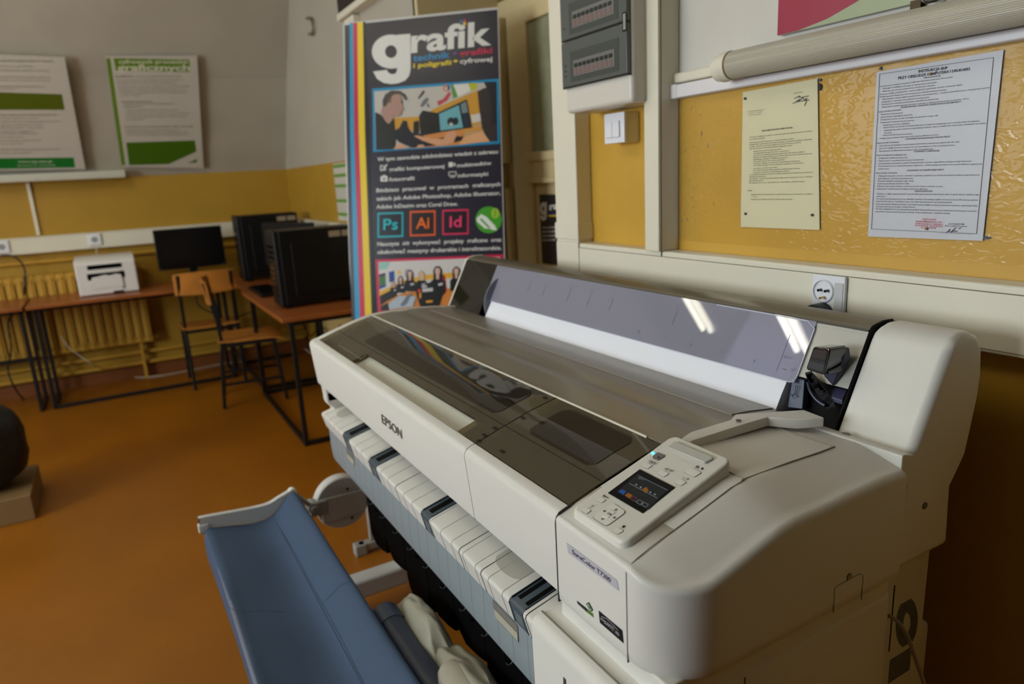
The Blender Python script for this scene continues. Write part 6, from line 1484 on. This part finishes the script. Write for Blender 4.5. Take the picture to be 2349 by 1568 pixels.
# section of the cloth (y,z): front bar, sag, fold, rear rail
F0 = at(468, 1212, x=bxl); M0 = at(622, 1182, x=bxl); T0 = at(672, 1128, x=bxl)
sec = [(F0.y-.004, F0.z-.10), (F0.y-.006, F0.z-.04), (F0.y, F0.z), (F0.y+.02, F0.z-.004), (F0.y+.08, F0.z-.012), (M0.y-.05, M0.z-.012), (M0.y, M0.z-.004), (M0.y+.02, M0.z+.010), (T0.y-.02, T0.z-.008), (T0.y, T0.z+.004), (T0.y+.012, T0.z), (T0.y+.012, T0.z-.05), (T0.y-.005, T0.z-.16)]
bm = NB(); nx = 40; G = []
for i in range(nx+1):
    s = i/nx; x = bxl+(bxr-bxl)*s; G.append([])
    for j, (y, z) in enumerate(sec):
        sag = math.sin(math.pi*min(1, s*1.0))
        zz = z-.012*sag*(1 if 3 <= j <= 6 else .2)+.0015*math.sin(s*23+j); yy_ = y
        if j <= 2: yy_ += .012*sag
        G[i].append(bm.verts.new((x, yy_, zz)))
for i in range(nx):
    for j in range(len(sec)-1): bm.faces.new((G[i][j], G[i+1][j], G[i+1][j+1], G[i][j+1]))
CLO = obj('basket_cloth', bm, CL, BS, smooth=60, solid=.0015, subd=1)
SEAM = mat('cloth_seam', (46, 62, 84), .8)
bm = NB()
for s in (.30, .62): 
    i = int(s*nx)
    for j in range(2, 9):
        a, b = sec[j], sec[j+1]; x = bxl+(bxr-bxl)*i/nx; sg = .012*math.sin(math.pi*i/nx)
        bar(bm, (x+.02*j, a[0], a[1]-sg*(1 if 3 <= j <= 6 else .2)+.0012), (x+.02*(j+1), b[0], b[1]-sg*(1 if 3 <= j+1 <= 6 else .2)+.0010), .0007, .0005)
obj('cloth_crease', bm, SEAM, CLO, smooth=0)
bm = NB(); bar(bm, (bxl, M0.y+.004, M0.z+.0015), (bxr, M0.y+.004, M0.z-.001), .0014, .001); obj('long_seam', bm, SEAM, CLO, smooth=0)
# left arm: flat curved white bar from the front end to the rail and on to the disc
def arm_tube(x, w, h):
    P_ = [p-Vector((0, 0, .018)) for p in (at(457, 1192, x=x), at(470, 1188, x=x), at(600, 1163, x=x), at(640, 1143, x=x), at(668, 1126, x=x))]
    Q = curve_pts(P_, 6); bm = NB(); R_ = []
    for p in Q: R_.append([bm.verts.new(p+Vector((sx*w/2, 0, sz*h/2))) for sx, sz in ((-1, -1), (1, -1), (1, 1), (-1, 1))])
    for a, b in zip(R_, R_[1:]):
        for k in range(4): bm.faces.new((a[k], a[(k+1) % 4], b[(k+1) % 4], b[k]))
    bm.faces.new(R_[0]); bm.faces.new(R_[-1][::-1]); return bm
ARM = obj('side_arm', arm_tube(bxl-.012, .018, .05), STM, BS, bevel=.005)
bm = NB(); e = at(462, 1205, x=bxl-.012); box(bm, bxl-.024, bxl+.0, e.y-.01, e.y+.02, e.z-.02, e.z+.006); obj('arm_end_cap', bm, STM, ARM, bevel=.004)
bm = NB(); box(bm, bxr+.002, bxr+.022, F0.y, T0.y+.02, F0.z-.02, F0.z+.012); obj('side_arm', bm, STM, BS, bevel=.005)
bm = NB(); tube(bm, [(bxl-.02, T0.y+.001, T0.z-.011), (bxr+.01, T0.y+.001, T0.z-.011)], .0075, 12); rl = obj('rear_rail', bm, mat('rail_tube', (120, 130, 150), .4, .5), BS)
bm = NB(); ec = Vector((bxl-.014, T0.y, T0.z-.004)); tube(bm, [ec-Vector((.016, 0, 0)), ec-Vector((.010, 0, 0)), ec+Vector((.012, 0, 0))], [.008, .0125, .0125], 16); obj('rail_end_cap', bm, mat('cap_white', (226, 224, 216), .35), rl)
bm = NB(); tube(bm, [(bxl-.01, F0.y+.012, F0.z-.016), (bxr+.01, F0.y+.012, F0.z-.016)], .007, 12); obj('front_rail', bm, mat('rail_tube', (120, 130, 150), .4, .5), BS)
# --- take-up disc and its floor stand at the left end
TU = thing('take_up_unit', (-2.2, .52, 0), 'round pale grey take-up disc on a slim floor stand at the left end of basket', 'take-up unit')
xd = -2.13
dc = at(786, 1152, x=xd); dr = (at(725, 1152, x=xd)-at(845, 1152, x=xd)).length/2
GY = mat('disc_pale_grey', (150, 148, 142), .45)
GY2 = mat('disc_grey', (188, 186, 180), .45)
bm = NB(); disc(bm, (xd-.02, dc.y, dc.z), (1, 0, 0), dr, .04, 56); DS = obj('disc_housing', bm, mat('disc_rim', (206, 204, 198), .4), TU, bevel=.004)
bm = NB(); disc(bm, (xd+.002, dc.y, dc.z), (1, 0, 0), dr*.965, .004, 56); fc = obj('disc_face', bm, GY2, DS)
bm = NB()
for u, v in ((797, 1121), (808, 1187), (747, 1171), (762, 1166), (785, 1160)): 
    p = at(u, v, x=xd+.006); disc(bm, p, (1, 0, 0), .0045 if u != 762 else .0055, .001, 12)
obj('disc_hole', bm, BK, fc)
bm = NB(); q = [at(735, 1148, x=xd+.01), at(838, 1122, x=xd+.01), at(840, 1170, x=xd+.01), at(742, 1202, x=xd+.01)]
pr2 = [(p.y, p.z) for p in q]; prism(bm, pr2, xd+.003, xd+.008); obj('cover_plate', bm, GY2, DS, bevel=.002)
bm = NB(); p = at(716, 1160, x=xd); disc(bm, p, (1, 0, 0), .018, .05, 20); disc(bm, p+Vector((.028, 0, 0)), (1, 0, 0), .010, .012, 16); box(bm, xd-.02, xd+.012, p.y-.01, dc.y-.05, p.z-.035, p.z+.012); obj('pivot_joint', bm, GY, TU, bevel=.004)
bm = NB(); tube(bm, [(bxl-.01, T0.y+.004, T0.z-.012), (xd+.01, p.y, p.z)], .008, 10); obj('link_bar', bm, GY, TU)
xs_t = -2.45
t_ = Vector((xs_t, .685, .2))
bm = NB(); box(bm, xs_t-.012, xs_t+.012, t_.y+.0, t_.y+.03, .0+.05, dc.z-.02); obj('slim_post', bm, GY, TU, bevel=.003)
bm = NB(); box(bm, xs_t-.018, xs_t+.018, t_.y-.05, t_.y+.10, .015, .045); box(bm, xs_t-.022, xs_t+.022, t_.y-.065, t_.y-.02, 0, .045); box(bm, xs_t-.02, xs_t+.02, t_.y+.13, t_.y+.16, 0, .04); obj('post_foot', bm, GY, TU, bevel=.005)
bm = NB(); bar(bm, (xs_t, t_.y+.015, dc.z-.03), (xd-.04, dc.y+.02, dc.z), .03); obj('post_bracket', bm, GY, TU)
# front foot beam of the stand (seen below the basket)
bm = NB(); a, b = at(818, 1340, z=.12), at(930, 1308, z=.12); box(bm, XL+.06, XL+.13, .36, .66, .075, .135)
bm.free()

# --- white sack and rolls under the basket
t = thing('white_sack', (-1.45, .40, 0), 'crumpled whitish plastic sack on the floor below the blue basket', 'sack')
def lump(name, c, r, m, seed, parent, freq=2.2, amp=.16, e=.8):
    bm = NB(); bmesh.ops.create_uvsphere(bm, u_segments=56, v_segments=36, radius=1)
    for v in bm.verts:
        p = v.co.copy(); k = mn.noise(p*freq+Vector((seed, 0, 0)))*amp+mn.noise(p*freq*3+Vector((0, seed, 0)))*amp*.3
        rdg = abs(mn.noise(Vector((p.x*4, p.y*4, seed))))*amp*.5
        p = p*(1+k-rdg); v.co = Vector((c[0]+math.copysign(abs(p.x)**e, p.x)*r[0], c[1]+math.copysign(abs(p.y)**e, p.y)*r[1], max(.001, c[2]+p.z*r[2])))
    return obj(name, bm, m, parent, smooth=70)
SKW = mat('sack_white_film', (150, 146, 128), .4, bump=(5, .4, .02))
ck = at(960, 1440, z=.22)
lump('sack_body', (-1.27, .455, .235), (.23, .055, .26), SKW, 4.2, t, 1.3, .12)
c2_ = at(1040, 1530, z=.20)
lump('sack_fold', (-.98, .465, .25), (.30, .07, .27), SKW, 9.7, t, 1.3, .12)
t = thing('plotter_tube', (-1.3, .4, .3), 'dark blue cardboard tube lying on the white sack under the basket', 'tube')
a, b = Vector((-1.38, .402, .44)), Vector((-1.15, .402, .44))
bm = NB(); d_ = (b-a).normalized(); tube(bm, [a, b+d_*.25], .032, 24); obj('tube_body', bm, mat('navy_card', (38, 46, 66), .5), t)
bm = NB(); tube(bm, [a-d_*.01, a+d_*.05], .0345, 24); obj('tube_cap', bm, mat('navy_cap', (50, 58, 78), .5), t, bevel=.003)
t = thing('white_tube', (-1.2, .45, .3), 'whitish paper tube lying beside the dark blue tube on the sack', 'tube')
a, b = Vector((-1.11, .44, .46)), Vector((-.90, .44, .46))
bm = NB(); d_ = (b-a).normalized(); tube(bm, [a, a+d_*.03, b+d_*.3], [.028, .04, .04], 24); obj('tube_body', bm, mat('tube_white', (160, 152, 134), .55), t)
# power lead at the right
cable('power_cable', [at(2040, 1412, x=-.56), at(2062, 1428, x=-.53), at(2082, 1460, x=-.52), at(2100, 1510, x=-.51), at(2120, 1568, x=-.50), at(2140, 1640, x=-.49), (-.47, 1.08, .2), (-.44, 1.1, .006), (-.2, 1.15, .006)], .0032, mat('cable_grey', (150, 140, 118), .5), 'pale grey power cable hanging from the right side of the printer')
